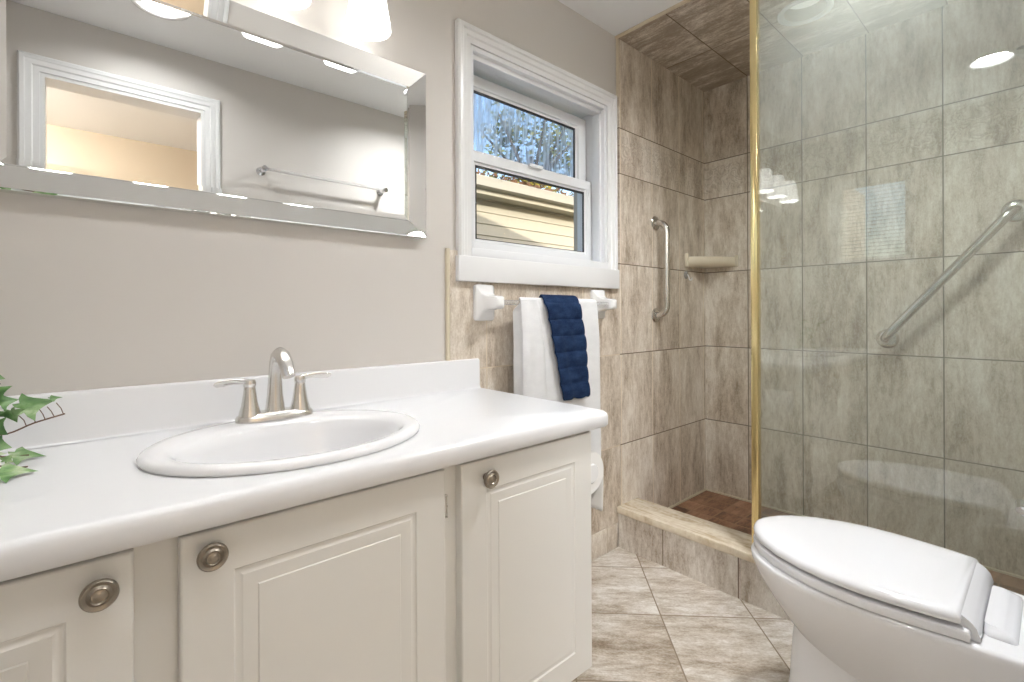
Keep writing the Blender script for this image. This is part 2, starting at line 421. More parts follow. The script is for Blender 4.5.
b = B(); tube(b, [(0.862, YW - 0.004, 0.10), (0.862, YW - 0.004, 1.226)], 0.008, 10)
struct('trim_1', b, 'cream_trim', label='cream quarter round edging at left end of wainscot tile', cat='trim')
b = B(); tube(b, [(TX - 0.002, YW - 0.004, 1.97), (TX - 0.002, YW - 0.004, ZC)], 0.007, 10)
struct('trim_2', b, 'cream_trim', label='cream edging strip above window corner where shower tile starts', cat='trim')
b = B(); tube(b, [(TX - 0.006, YO, ZC - 0.003), (TX - 0.006, YW, ZC - 0.003)], 0.008, 10)
struct('trim_3', b, 'cream_trim', label='cream edging strip on the ceiling where shower tile starts', cat='trim')
b = B(); box(b, XF, XF + 0.1, YO - 0.1, YW, -0.05, 2.32)
struct('wall_far', b, 'tile_far', label='shower back wall in large streaked tiles with relief band', cat='wall')
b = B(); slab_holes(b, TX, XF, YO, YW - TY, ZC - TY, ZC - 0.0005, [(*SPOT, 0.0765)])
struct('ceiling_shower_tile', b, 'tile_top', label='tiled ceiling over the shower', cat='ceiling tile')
b = B(); slab_holes(b, XL - 0.1, XF + 0.1, YO - 0.1, YW + 0.1, ZC, ZC + 0.08, [(*POT, 0.0765), (*POT_ADDED, 0.0765), (*SPOT, 0.0765)])
struct('ceiling', b, 'ceiling', label='white bathroom ceiling', cat='ceiling')
b = B(); box(b, XL - 0.1, XF + 0.1, YO - 0.1, YW + 0.05, -0.05, 0.0)
struct('floor', b, 'floor', label='beige stone look floor tiles laid diagonally', cat='floor')
# door wall with opening
DX0, DX1, DZ = -0.127, 0.432, 1.985
b = B()
for (x0, x1, z0, z1) in ((XL - 0.1, DX0, -0.05, 2.32), (DX1, XF + 0.1, -0.05, 2.32), (DX0, DX1, DZ, 2.32)):
    box(b, x0, x1, YO - 0.10, YO, z0, z1)
struct('wall_right', b, 'paint', label='beige wall with the doorway, seen in the mirror', cat='wall')
b = B(); box(b, TX, XF, YO, YO + TY, 0.0, ZC - TY)
struct('wall_right_shower_tile', b, 'tile_left', label='tile on the shower end wall behind the toilet side', cat='wall tile')
d1 = bpy.data.objects.new('door_1', None); C.objects.link(d1); d1.location = (0.15, YO, 0); d1['kind'] = 'structure'; d1['label'] = 'white cased doorway reflected in the mirror'; d1['category'] = 'doorway'
def casing_bm(x0, x1, z0, z1, y_face, y_wall, w, bottom=False, bev=0.006):
    """mitred moulding around an opening; outer rect given, profile steps towards the opening"""
    prof = ((0.0, y_wall), (0.0, y_face * 0.75 + y_wall * 0.25), (0.10, y_face), (0.30, y_face), (0.38, y_face * 0.8 + y_wall * 0.2), (0.62, y_face * 0.72 + y_wall * 0.28), (0.70, y_face * 0.5 + y_wall * 0.5), (1.0, y_face * 0.42 + y_wall * 0.58), (1.0, y_wall))
    bb = bmesh.new()
    rings = []
    for f, yy in prof:
        i = f * w
        rings.append([(x0 + i, yy, z0), (x0 + i, yy, z1 - i), (x1 - i, yy, z1 - i), (x1 - i, yy, z0)])
    vr = [[bb.verts.new(p) for p in r] for r in rings]
    for a, c in zip(vr, vr[1:]): ring_faces(bb, a, c, False)
    ring_faces(bb, vr[-1], vr[0], False)
    bb.faces.new([r[0] for r in vr]); bb.faces.new([r[3] for r in reversed(vr)])
    return bb
obj('casing', casing_bm(DX0 - 0.062, DX1 + 0.062, 0.0, DZ + 0.062, YO + 0.02, YO, 0.062), 'trim', d1)
b = B()
for (x0, x1, z0, z1) in ((DX0 + 0.0002, DX0 + 0.015, 0, DZ - 0.0152), (DX1 - 0.015, DX1 - 0.0002, 0, DZ - 0.0152), (DX0 + 0.0002, DX1 - 0.0002, DZ - 0.015, DZ - 0.0002)):
    box(b, x0, x1, YO - 0.105, YO + 0.004, z0, z1)
obj('jamb', b, 'trim', d1)
# left end wall with a small blinded window
LW = (0.625, 0.985, 1.37, 1.87)
b = B()
for (y0, y1, z0, z1) in ((YO - 0.1, LW[0], -0.05, 2.32), (LW[1], YW + 0.1, -0.05, 2.32), (LW[0], LW[1], -0.05, LW[2]), (LW[0], LW[1], LW[3], 2.32)):
    box(b, XL - 0.1, XL, y0, y1, z0, z1)
struct('wall_near', b, 'paint', label='beige end wall beside the vanity', cat='wall')
w2 = bpy.data.objects.new('window_2', None); C.objects.link(w2); w2.location = (XL, 0.805, 1.37); w2['kind'] = 'structure'; w2['label'] = 'small side window with white blind, reflected in shower glass'; w2['category'] = 'window'
b = B()
for (y0, y1, z0, z1) in ((LW[0] - 0.05, LW[0], LW[2] - 0.05, LW[3] + 0.05), (LW[1], LW[1] + 0.05, LW[2] - 0.05, LW[3] + 0.05), (LW[0], LW[1], LW[3], LW[3] + 0.05), (LW[0], LW[1], LW[2] - 0.05, LW[2])):
    box(b, XL - 0.002, XL + 0.018, y0, y1, z0, z1, 0.003)
obj('window_frame', b, 'trim', w2)
b = B(); z = LW[2] + 0.012
while z < LW[3] - 0.01:
    vs = [(XL - 0.045, LW[0] + 0.003, z + 0.004), (XL - 0.027, LW[0] + 0.003, z - 0.004), (XL - 0.027, LW[1] - 0.003, z - 0.004), (XL - 0.045, LW[1] - 0.003, z + 0.004)]
    loft(b, [vs, [(p[0], p[1], p[2] + 0.0012) for p in vs]]); z += 0.024
obj('blind', b, 'trim', w2)
# hall behind the doorway
HY = -1.72
b = B(); box(b, -1.7, 1.9, HY - 0.1, HY, -0.05, 2.32)
struct('wall_hall', b, 'hall_paint', label='tan hall wall seen through the doorway in the mirror', cat='wall')
b = B(); box(b, -1.8, -1.7, HY - 0.1, YO - 0.1, -0.05, 2.32); struct('wall_hall_near', b, 'hall_paint', label='tan wall at the near end of the hall', cat='wall')
b = B(); box(b, 1.9, 2.0, HY - 0.1, YO - 0.1, -0.05, 2.32); struct('wall_hall_far', b, 'hall_paint', label='tan wall at the far end of the hall', cat='wall')
b = B(); box(b, -1.8, 2.0, HY - 0.1, YO - 0.1, ZC + 0.001, ZC + 0.08); struct('ceiling_hall', b, 'ceiling', label='white ceiling of the hall', cat='ceiling')
b = B(); box(b, -1.8, 2.0, HY - 0.1, YO - 0.1, -0.05, -0.001); struct('floor_hall', b, 'hall_floor', label='grey floor of the hall', cat='floor')
b = B(); box(b, -1.8, XL - 0.1, YO - 0.1, YO, -0.05, 2.32); struct('wall_hall_side', b, 'hall_paint', label='tan hall wall beside the bathroom', cat='wall')

# ------------------------------------------------------------------ window
w1 = bpy.data.objects.new('window_1', None); C.objects.link(w1); w1.location = (1.34, YW, WZ0); w1['kind'] = 'structure'; w1['label'] = 'white double hung window over the towel bar'; w1['category'] = 'window'
obj('casing', casing_bm(0.896, 1.736, WZ0 - 0.005, 1.963, YW - 0.024, YW - 0.0005, 0.056), 'trim', w1)
b = B(); box(b, 0.888, 1.735, YW - 0.030, YW - 0.0005, 1.124, WZ0, 0.003); obj('apron', b, 'trim', w1)
JY = 1.398
b = B()
for (x0, x1, z0, z1) in ((WX0, WX0 + 0.016, WZ0, WZ1), (WX1 - 0.016, WX1, WZ0, WZ1), (WX0 + 0.016, WX1 - 0.016, WZ1 - 0.016, WZ1)):
    box(b, x0, x1, YW - 0.004, JY + 0.03, z0, z1, 0.001)
box(b, WX0, WX1, YW - 0.012, JY + 0.03, WZ0, WZ0 + 0.030, 0.002)
for (x0, x1, z0, z1) in ((WX0 + 0.016, WX0 + 0.028, WZ0, WZ1), (WX1 - 0.028, WX1 - 0.016, WZ0, WZ1)):     # inner stops
    box(b, x0, x1, YW + 0.012, YW + 0.05, z0, z1, 0.001)
box(b, WX0 + 0.016, WX1 - 0.016, YW + 0.012, YW + 0.05, WZ1 - 0.034, WZ1 - 0.016, 0.001)
obj('window_frame', b, 'vinyl', w1)
def sash(name, x0, x1, z0, z1, y0, y1, sl, sr, st, sb, gm):
    bb = B()
    rings = []
    for (i, yy) in ((0.0, y1), (0.0, y0 + 0.003), (0.06, y0), (0.80, y0), (0.86, y0 + 0.006), (1.0, y0 + 0.009), (1.0, y1)):
        rings.append([(x0 + sl * i, yy, z0 + sb * i), (x1 - sr * i, yy, z0 + sb * i), (x1 - sr * i, yy, z1 - st * i), (x0 + sl * i, yy, z1 - st * i)])
    vr = loft(bb, rings, False, False); ring_faces(bb, vr[-1], vr[0])
    s = obj(name, bb, 'vinyl', w1)
    bb = B()
    gx0, gx1, gz0, gz1 = x0 + sl, x1 - sr, z0 + sb, z1 - st
    for (a0, a1, c0, c1) in ((gx0, gx0 + 0.007, gz0, gz1), (gx1 - 0.007, gx1, gz0, gz1), (gx0, gx1, gz1 - 0.009, gz1), (gx0, gx1, gz0, gz0 + 0.003)):
        box(bb, a0, a1, y0 + 0.010, y0 + 0.014, c0, c1)
    obj('gasket', bb, 'rubber', s)
    bb = B(); box(bb, gx0, gx1, y0 + 0.0145, y0 + 0.0185, gz0, gz1)
    obj('pane', bb, gm, s)
    return s
ls = sash('lower_sash', 0.970, 1.664, WZ0 + 0.031, 1.592, 1.345, 1.372, 0.062, 0.040, 0.048, 0.046, 'pane')
b = B(); box(b, 1.28, 1.35, 1.331, 1.346, 1.584, 1.596, 0.003); obj('sash_latch', b, 'vinyl', ls)
sash('upper_sash', 0.970, 1.664, 1.555, WZ1 - 0.034, 1.374, 1.400, 0.050, 0.064, 0.050, 0.034, 'pane_wet')

# ------------------------------------------------------------------ shower curb, floor, screen
b = B(); box(b, 1.742, 1.882, YO, YW - TY - 0.0005, 0.0, 0.149)
struct('trim_4', b, 'tile_curb', label='tiled shower curb', cat='curb')
b = B(); box(b, 1.733, 1.889, YO, YW - TY - 0.0005, 0.149, 0.178, 0.004)
struct('trim_5', b, 'marble', label='cream stone threshold capping the shower curb', cat='threshold')
b = B(); box(b, 1.882, XF - 0.0005, YO, YW - TY - 0.0005, 0.0, 0.052)
struct('floor_shower', b, 'mosaic', label='small brown tiles on the shower floor', cat='floor')
b = B()
box(b, 1.889, XF, YW - TY - 0.007, YW - TY - 0.0003, 0.050, 0.060); box(b, XF - 0.007, XF - 0.0003, YO, YW - TY, 0.050, 0.060)
struct('trim_6', b, 'cream_trim', label='cream caulk line around the shower floor', cat='trim')
sc = thing('shower_screen', 'clear fixed glass panel with brass post on the shower curb', 'shower screen', (1.758, 0.69, 0.178))
b = B(); box(b, 1.754, 1.762, YO + TY + 0.002, 0.688, 0.184, 2.20); obj('glass_panel', b, 'shower_glass', sc)
b = B(); box(b, 1.7435, 1.7725, 0.683, 0.707, 0.1785, ZC - TY - 0.001, 0.003); obj('brass_post', b, 'brass', sc)
b = B(); box(b, 1.747, 1.769, YO + TY + 0.002, 0.683, 0.1785, 0.194, 0.002); obj('bottom_channel', b, 'brass', sc)

# ------------------------------------------------------------------ vanity
CX0, CX1 = -0.346, 0.945
v = thing('vanity_cabinet', 'cream white bathroom vanity cabinet with three raised panel doors', 'vanity cabinet', (0.3, 1.0, 0.0))
b = B(); yb_ = YW - TY - 0.006
box(b, CX0, CX1 - 0.002, 0.7855, 0.803, 0.13, 0.7345); box(b, CX0, CX0 + 0.016, 0.803, yb_, 0.13, 0.7345); box(b, CX1 - 0.018, CX1 - 0.002, 0.803, yb_, 0.13, 0.7345)
box(b, CX0 + 0.016, CX1 - 0.018, yb_ - 0.008, yb_, 0.13, 0.7345); box(b, CX0 + 0.016, CX1 - 0.018, 0.803, yb_ - 0.008, 0.13, 0.146); obj('body', b, 'cabinet', v)
b = B(); box(b, CX0 + 0.01, CX1 - 0.03, 0.84, YW - TY - 0.006, 0.0, 0.13); obj('toe_kick', b, 'cabinet_in', v)
def door(x0, x1, knob_x, knob_z, hinge_x):
    z0, z1, yf, yb = 0.143, 0.7255, 0.765, 0.785
    bb = B(); rings = []
    for i, dy in ((0.0, yb), (0.0, yf + 0.003), (0.001, yf + 0.001), (0.003, yf), (0.062, yf), (0.0645, yf + 0.0022), (0.067, yf + 0.0026), (0.070, yf + 0.0022), (0.074, yf + 0.0004), (0.092, yf + 0.0012), (0.0935, yf + 0.0016), (0.095, yf + 0.0002)):
        rings.append([(x0 + i, dy, z0 + i), (x1 - i, dy, z0 + i), (x1 - i, dy, z1 - i), (x0 + i, dy, z1 - i)])
    loft(bb, rings, True, True)
    d = obj('door', bb, 'cabinet', v, smooth=25)
    bb = B(); lathe(bb, [(0.0075, 0), (0.0065, 0.006), (0.007, 0.011), (0.0165, 0.014), (0.0185, 0.017), (0.0185, 0.020), (0.0165, 0.0225), (0.0145, 0.0215), (0.0125, 0.0205), (0.0105, 0.022), (0.009, 0.0235), (0.0075, 0.0215), (0.006, 0.0215), (0.004, 0.0235), (0.0, 0.024)], (knob_x, yf, knob_z), (0, -1, 0), 36)
    k = obj('knob', bb, 'knob', d, smooth=50)
    for hz in ((0.655, 0.21) if hinge_x else ()):
        bb = B(); tube(bb, [(hinge_x, yf + 0.004, hz - 0.018), (hinge_x, yf + 0.004, hz + 0.018)], 0.0035, 8)
        for q in (-0.020, 0.0, 0.020):
            lathe(bb, [(0.0042, -0.0015), (0.0042, 0.0015)], (hinge_x, yf + 0.004, hz + q), (0, 0, 1), 8)
        obj('hinge', bb, 'steel', d)
    return d
door(0.547, 0.942, 0.607, 0.690, None)
door(0.094, 0.510, 0.128, 0.697, 0.512)
door(-0.344, 0.046, 0.013, 0.691, None)

ct = thing('countertop', 'white laminate vanity countertop with rounded front edge and backsplash', 'countertop', (0.3, 1.0, 0.735))
SKX, SKY = 0.312, 0.990
def ell(cx, cy, a, c, z, n=64): return [(cx + a * math.cos(2 * PI * k / n), cy + c * math.sin(2 * PI * k / n), z) for k in range(n)]
b = B()
# slab with a bullnose front, cut around the sink hole: profile loft along the edge and a top face bridged to the oval hole
x0, x1, y0, y1, zt, zb = XL + 0.002, 0.994, 0.746, YW - TY - 0.002, 0.775, 0.735
def slab_ring(i, zz): return [(px, py, zz) for px, py in rrect(x0 + i * 0.0, x1 - i, y0 + i, y1, 0.016, 7)]
outer = [slab_ring(0.004, zb), slab_ring(0.0, zb + 0.005), slab_ring(0.0, zt - 0.014), slab_ring(0.002, zt - 0.007), slab_ring(0.007, zt - 0.002), slab_ring(0.014, zt)]
vr = loft(b, outer, False, False)
hole_t = [b.verts.new(p) for p in ell(SKX, SKY, 0.235, 0.19, zt)]; hole_b = [b.verts.new(p) for p in ell(SKX, SKY, 0.235, 0.19, zb)]
def edges_of(vs): return [b.edges.get((vs[i], vs[(i + 1) % len(vs)])) or b.edges.new((vs[i], vs[(i + 1) % len(vs)])) for i in range(len(vs))]
ring_faces(b, hole_t, hole_b)
bmesh.ops.triangle_fill(b, use_beauty=True, edges=edges_of(vr[-1]) + edges_of(hole_t))
bmesh.ops.triangle_fill(b, use_beauty=True, edges=edges_of(vr[0]) + edges_of(hole_b))
obj('worktop', b, 'laminate', ct, smooth=40)
b = B()
prof = [(y1 + 0.0105, 0.776), (y1 - 0.024, 0.776), (y1 - 0.0165, 0.779), (y1 - 0.013, 0.786), (y1 - 0.013, 0.864), (y1 - 0.0105, 0.870), (y1 - 0.006, 0.872), (y1 + 0.0105, 0.872)]
# end of the splash is square: a profile run along x
prism(b, prof, lambda a, c: (x0, a, c), lambda a, c: (0.972, a, c))
# body of the splash stands against the painted wall, left of the tile
obj('backsplash', b, 'laminate', ct, smooth=40)

# ------------------------------------------------------------------ sink, faucet
s = thing('sink', 'white oval drop in sink in the countertop', 'sink', (SKX, SKY, 0.776))
b = B()
OY = -0.02
rings = [ell(SKX, SKY, 0.231, 0.186, 0.770), ell(SKX, SKY, 0.248, 0.204, 0.7765), ell(SKX, SKY, 0.249, 0.205, 0.781), ell(SKX, SKY, 0.246, 0.202, 0.786), ell(SKX, SKY, 0.240, 0.197, 0.7895),
         ell(SKX, SKY - 0.004, 0.228, 0.185, 0.790), ell(SKX, SKY - 0.016, 0.214, 0.160, 0.789), ell(SKX, SKY - 0.022, 0.205, 0.148, 0.786), ell(SKX, SKY - 0.023, 0.198, 0.142, 0.778), ell(SKX, SKY - 0.023, 0.192, 0.137, 0.760),
         ell(SKX, SKY - 0.022, 0.180, 0.127, 0.725), ell(SKX, SKY - 0.018, 0.160, 0.112, 0.690), ell(SKX, SKY - 0.012, 0.125, 0.088, 0.663), ell(SKX, SKY - 0.005, 0.075, 0.056, 0.650), ell(SKX, SKY, 0.026, 0.026, 0.646),
         ell(SKX, SKY, 0.026, 0.026, 0.625), ell(SKX, SKY, 0.085, 0.066, 0.635), ell(SKX, SKY - 0.01, 0.17, 0.12, 0.676), ell(SKX, SKY - 0.01, 0.20, 0.145, 0.72)]
loft(b, rings, False, False)
vv = b.verts[:]
obj('basin', b, 'porcelain', s, smooth=60)
b = B(); lathe(b, [(0.020, -0.012), (0.0255, 0.0), (0.0255, 0.0035), (0.021, 0.005), (0.019, 0.003), (0.012, 0.003), (0.010, 0.006), (0.0, 0.0065)], (SKX, SKY, 0.6465), (0, 0, 1), 28); obj('drain', b, 'nickel', s)
fx, fy, fz = 0.320, 1.155, 0.7895
fa = thing('faucet', 'brushed nickel two handle faucet on the back of the sink', 'faucet', (fx, fy, fz))
b = B()
def stad(hx, hy, z, n=40, p=2.6):
    out = []
    for k in range(n):
        a = 2 * PI * k / n; c_, s_ = math.cos(a), math.sin(a)
        out.append((fx + hx * math.copysign(abs(c_) ** (2 / p), c_), fy + hy * math.copysign(abs(s_) ** (2 / p), s_), z))
    return out
loft(b, [stad(0.080, 0.029, fz), stad(0.080, 0.029, fz + 0.006), stad(0.077, 0.026, fz + 0.012), stad(0.068, 0.020, fz + 0.017), stad(0.05, 0.012, fz + 0.018)])
obj('base_plate', b, 'nickel', fa)
b = B()
sp = [(fx, fy + 0.004, fz + 0.012), (fx, fy + 0.004, fz + 0.05), (fx, fy + 0.003, fz + 0.095), (fx, fy - 0.001, fz + 0.122), (fx, fy - 0.012, fz + 0.139), (fx, fy - 0.030, fz + 0.146), (fx, fy - 0.052, fz + 0.141), (fx, fy - 0.074, fz + 0.126), (fx, fy - 0.090, fz + 0.107), (fx, fy - 0.094, fz + 0.100)]
tube(b, sp, [(0.021, 0.021), (0.0165, 0.0165), (0.0135, 0.0135), (0.013, 0.013), (0.0135, 0.013), (0.0145, 0.0125), (0.0150, 0.011), (0.0145, 0.0098), (0.0135, 0.009), (0.0125, 0.0085)], 24)
obj('spout', b, 'nickel', fa, smooth=60)
b = B(); tube(b, [(fx, fy + 0.025, fz + 0.012), (fx, fy + 0.025, fz + 0.088)], 0.0025, 10); lathe(b, [(0.0, -0.006), (0.005, -0.004), (0.0065, 0), (0.005, 0.004), (0.0, 0.006)], (fx, fy + 0.025, fz + 0.092), (0, 0, 1), 14)
obj('lift_rod', b, 'nickel', fa, smooth=60)
for sg in (-1, 1):
    hx = fx + sg * 0.052
    b = B()
    lathe(b, [(0.0225, 0.012), (0.021, 0.018), (0.0165, 0.035), (0.0135, 0.055), (0.0118, 0.068), (0.0115, 0.0715), (0.0108, 0.0722), (0.0108, 0.0742), (0.0122, 0.075), (0.0125, 0.083), (0.0105, 0.089), (0.0, 0.0905)], (hx, fy, fz), (0, 0, 1), 28)
    tube(b, [(hx - sg * 0.006, fy, fz + 0.081), (hx + sg * 0.012, fy - 0.001, fz + 0.087), (hx + sg * 0.030, fy - 0.003, fz + 0.0885), (hx + sg * 0.048, fy - 0.006, fz + 0.087), (hx + sg * 0.062, fy - 0.008, fz + 0.086), (hx + sg * 0.068, fy - 0.009, fz + 0.0865)],
         [(0.008, 0.008), (0.0062, 0.0075), (0.0046, 0.0085), (0.0042, 0.0105), (0.0036, 0.0095), (0.0015, 0.004)], 16)
    obj('handle', b, 'nickel', fa, smooth=60)

# ------------------------------------------------------------------ ivy on the counter
pl = thing('potted_ivy', 'green ivy with variegated leaves at the left end of the counter', 'plant', (-0.255, 1.12, 0.776))
b = B(); lathe(b, [(0.045, 0.0), (0.048, 0.004), (0.062, 0.095), (0.066, 0.10), (0.066, 0.112), (0.060, 0.112), (0.058, 0.09), (0.0, 0.09)], (-0.255, 1.12, 0.7765), (0, 0, 1), 28); obj('pot', b, 'pot', pl)
b = B(); lathe(b, [(0.0, 0.092), (0.055, 0.092), (0.05, 0.098), (0.0, 0.101)], (-0.255, 1.12, 0.7765), (0, 0, 1), 20); obj('soil', b, 'soil', pl)
stems = [[(-0.25, 1.12, 0.875), (-0.20, 1.12, 0.905), (-0.14, 1.115, 0.86), (-0.10, 1.105, 0.832), (-0.06, 1.112, 0.844), (-0.024, 1.12, 0.8525)],
         [(-0.25, 1.11, 0.875), (-0.20, 1.10, 0.90), (-0.15, 1.09, 0.845), (-0.115, 1.08, 0.80), (-0.085, 1.075, 0.785), (-0.066, 1.07, 0.783)],
         [(-0.25, 1.13, 0.875), (-0.20, 1.14, 0.90), (-0.15, 1.15, 0.84), (-0.11, 1.16, 0.79), (-0.07, 1.158, 0.783)],
         [(-0.26, 1.12, 0.875), (-0.23, 1.14, 0.95), (-0.17, 1.14, 0.955), (-0.125, 1.13, 0.935), (-0.10, 1.12, 0.91)],
         [(-0.26, 1.10, 0.875), (-0.27, 1.07, 0.95), (-0.29, 1.03, 0.93), (-0.30, 1.0, 0.86)]]
b = B()
def smooth_path(pts, n=5):
    P = [Vector(p) for p in pts]; out = []
    for i in range(len(P) - 1):
        p0, p1, p2, p3 = P[max(i - 1, 0)], P[i], P[i + 1], P[min(i + 2, len(P) - 1)]
        for k in range(n):
            t = k / n
            out.append(0.5 * ((2 * p1) + (p2 - p0) * t + (2 * p0 - 5 * p1 + 4 * p2 - p3) * t * t + (3 * p1 - p0 - 3 * p2 + p3) * t ** 3))
    out.append(P[-1]); return out
for st in stems: tube(b, smooth_path(st), 0.0013, 6)
for i in range(5):       # bare leaf stalks along the outer vine
    q = Vector((-0.085, 1.107, 0.836)).lerp(Vector((-0.024, 1.12, 0.8525)), 0.25 + 0.18 * i)
    tube(b, [q, q + Vector((-0.003 - 0.001 * (i % 2), 0.002, 0.010)), q + Vector((-0.009, 0.004, 0.018 + 0.002 * (i % 3)))], 0.0007, 5)
obj('stems', b, 'stem', pl)
b = B()
LEAF = [(0, 0), (0.16, -0.16), (0.38, -0.20), (0.32, 0.02), (0.62, 0.06), (0.95, 0.22), (0.58, 0.34), (0.40, 0.50), (0.24, 0.72), (0.0, 1.12)]
def leaf(c, d, n, size):
    """ivy leaf: base at c, pointing along d, facing n, creased along its midrib"""
    d = Vector(d).normalized(); n = Vector(n); n = (n - d * n.dot(d)).normalized(); s = d.cross(n); c = Vector(c)
    half = []
    def P(u, w): return c + size * (s * u + d * w + n * (abs(u) * 0.22 - 0.12 * u * u * 2 - 0.10 * max(w, 0) ** 2))
    mid = [b.verts.new(P(0, w)) for w in (0, 0.25, 0.5, 0.8, 1.12)]
    for sg in (-1, 1):
        o = [mid[0]] + [b.verts.new(P(sg * u, w)) for u, w in LEAF[1:-1]] + [mid[4]]
        hub = [b.verts.new(P(sg * 0.18, 0.12)), b.verts.new(P(sg * 0.16, 0.40))]
        F = [(mid[0], o[1], hub[0]), (o[1], o[2], hub[0]), (o[2], o[3], hub[0]), (o[3], o[4], hub[0]), (o[4], hub[1], hub[0]), (o[4], o[5], o[6]), (o[4], o[6], hub[1]), (o[6], o[7], hub[1]), (o[7], o[8], hub[1]), (o[8], mid[3], hub[1]), (o[8], mid[4], mid[3]),
             (mid[3], mid[2], hub[1]), (mid[2], mid[1], hub[1]), (mid[1], hub[0], hub[1]), (mid[1], mid[0], hub[0])]
        for f in F:
            try: b.faces.new(f)
            except ValueError: pass
vis = [((-0.076, 1.118, 0.868), (0.85, 0.1, 0.26), (-0.25, -0.62, 0.75), 0.038), ((-0.088, 1.112, 0.868), (0.25, 0, -0.8), (-0.5, -0.8, 0.35), 0.020), ((-0.100, 1.112, 0.882), (0.7, 0.1, 0.1), (-0.5, -0.7, 0.5), 0.020),
       ((-0.108, 1.12, 0.895), (0.5, 0.1, 0.3), (-0.6, -0.7, 0.4), 0.022), ((-0.042, 1.12, 0.880), (0.95, 0.1, 0.12), (-0.15, -0.35, 0.9), 0.014), ((-0.115, 1.12, 0.926), (0.6, 0, -0.2), (-0.4, -0.75, 0.5), 0.020),
       ((-0.108, 1.10, 0.848), (0.5, -0.1, -0.45), (-0.5, -0.75, 0.4), 0.022), ((-0.106, 1.10, 0.818), (0.75, 0, -0.25), (-0.4, -0.7, 0.6), 0.020),
       ((-0.089, 1.158, 0.785), (1.0, 0.0, -0.10), (0.05, -0.25, 0.97), 0.037), ((-0.095, 1.050, 0.784), (0.98, 0.06, -0.05), (-0.05, -0.22, 0.97), 0.038), ((-0.092, 1.085, 0.793), (0.4, 0.2, 0.5), (-0.5, -0.7, 0.4), 0.013), ((-0.125, 1.07, 0.790), (0.8, -0.4, 0.0), (-0.1, -0.3, 0.9), 0.028), ((-0.118, 1.14, 0.795), (0.8, 0.2, 0.0), (-0.1, -0.4, 0.85), 0.022)]
for q in vis: leaf(*q)
for i in range(55):
    st = smooth_path(random.choice(stems), 6); p = random.choice(st[3:-9] if len(st) > 14 else st)
    if p.x > -0.12: continue
    dr = Vector((random.uniform(-1, 1), random.uniform(-1, 1), random.uniform(-0.6, 0.5)))
    leaf(p + dr * 0.008, dr, (random.uniform(-0.3, 0.3), random.uniform(-0.8, 0.2), 1), random.uniform(0.02, 0.034))
obj('leaves', b, 'ivy', pl, smooth=0)

# ------------------------------------------------------------------ mirror
mr = thing('wall_mirror', 'wide rectangular mirror with angled mirror strip frame above the vanity', 'mirror', (0.3, YW, 1.25))
MX0, MX1, MZ0, MZ1, FWD = -0.168, 0.768, 1.2455, 1.738, 0.053
YF, YI = 1.244, 1.262
b = B(); box(b, MX0 + 0.004, MX1 - 0.004, YI + 0.003, YW - 0.0005, MZ0 + 0.004, MZ1 - 0.004); obj('backing', b, 'rubber', mr)
ix0, ix1, iz0, iz1 = MX0 + FWD, MX1 - FWD, MZ0 + FWD - 0.003, MZ1 - FWD - 0.002
b = B(); rings = []
BV = 0.012
for i, yy in ((0.0, YI + 0.0029), (0.0, YI + 0.0015), (BV, YI), ):
    rings.append([(ix0 + i, yy, iz0 + i), (ix1 - i, yy, iz0 + i), (ix1 - i, yy, iz1 - i), (ix0 + i, yy, iz1 - i)])
loft(b, rings, True, True); obj('mirror_glass', b, 'mirror', mr, smooth=0)
OC = [(MX0, MZ0), (MX1, MZ0), (MX1, MZ1), (MX0, MZ1)]; IC = [(ix0, iz0), (ix1, iz0), (ix1, iz1), (ix0, iz1)]
for k in range(4):
    (ax, az), (bx, bz) = OC[k], OC[(k + 1) % 4]; (cx, cz), (dx, dz) = IC[(k + 1) % 4], IC[k]
    b = B()
    def lerp(p, q, t): return (p[0] + (q[0] - p[0]) * t, p[1] + (q[1] - p[1]) * t)
    A0, A1, I1, I0 = (ax, az), (bx, bz), (cx, cz), (dx, dz)
    cols = []
    for t, yy in ((0.0, YW - 0.001), (0.0, YF + 0.003), (0.06, YF), (0.93, YI - 0.003), (1.0, YI), (1.0, YW - 0.004)):
        p, q = lerp(A0, I0, t), lerp(A1, I1, t)
        cols.append([b.verts.new((p[0], yy, p[1])), b.verts.new((q[0], yy, q[1]))])
    for u_, w_ in zip(cols, cols[1:]): b.faces.new((u_[0], u_[1], w_[1], w_[0]))
    b.faces.new([c[0] for c in cols]); b.faces.new([c[1] for c in reversed(cols)]); b.faces.new((cols[-1][0], cols[-1][1], cols[0][1], cols[0][0]))
    obj('frame_strip', b, 'mirror', mr, smooth=0)

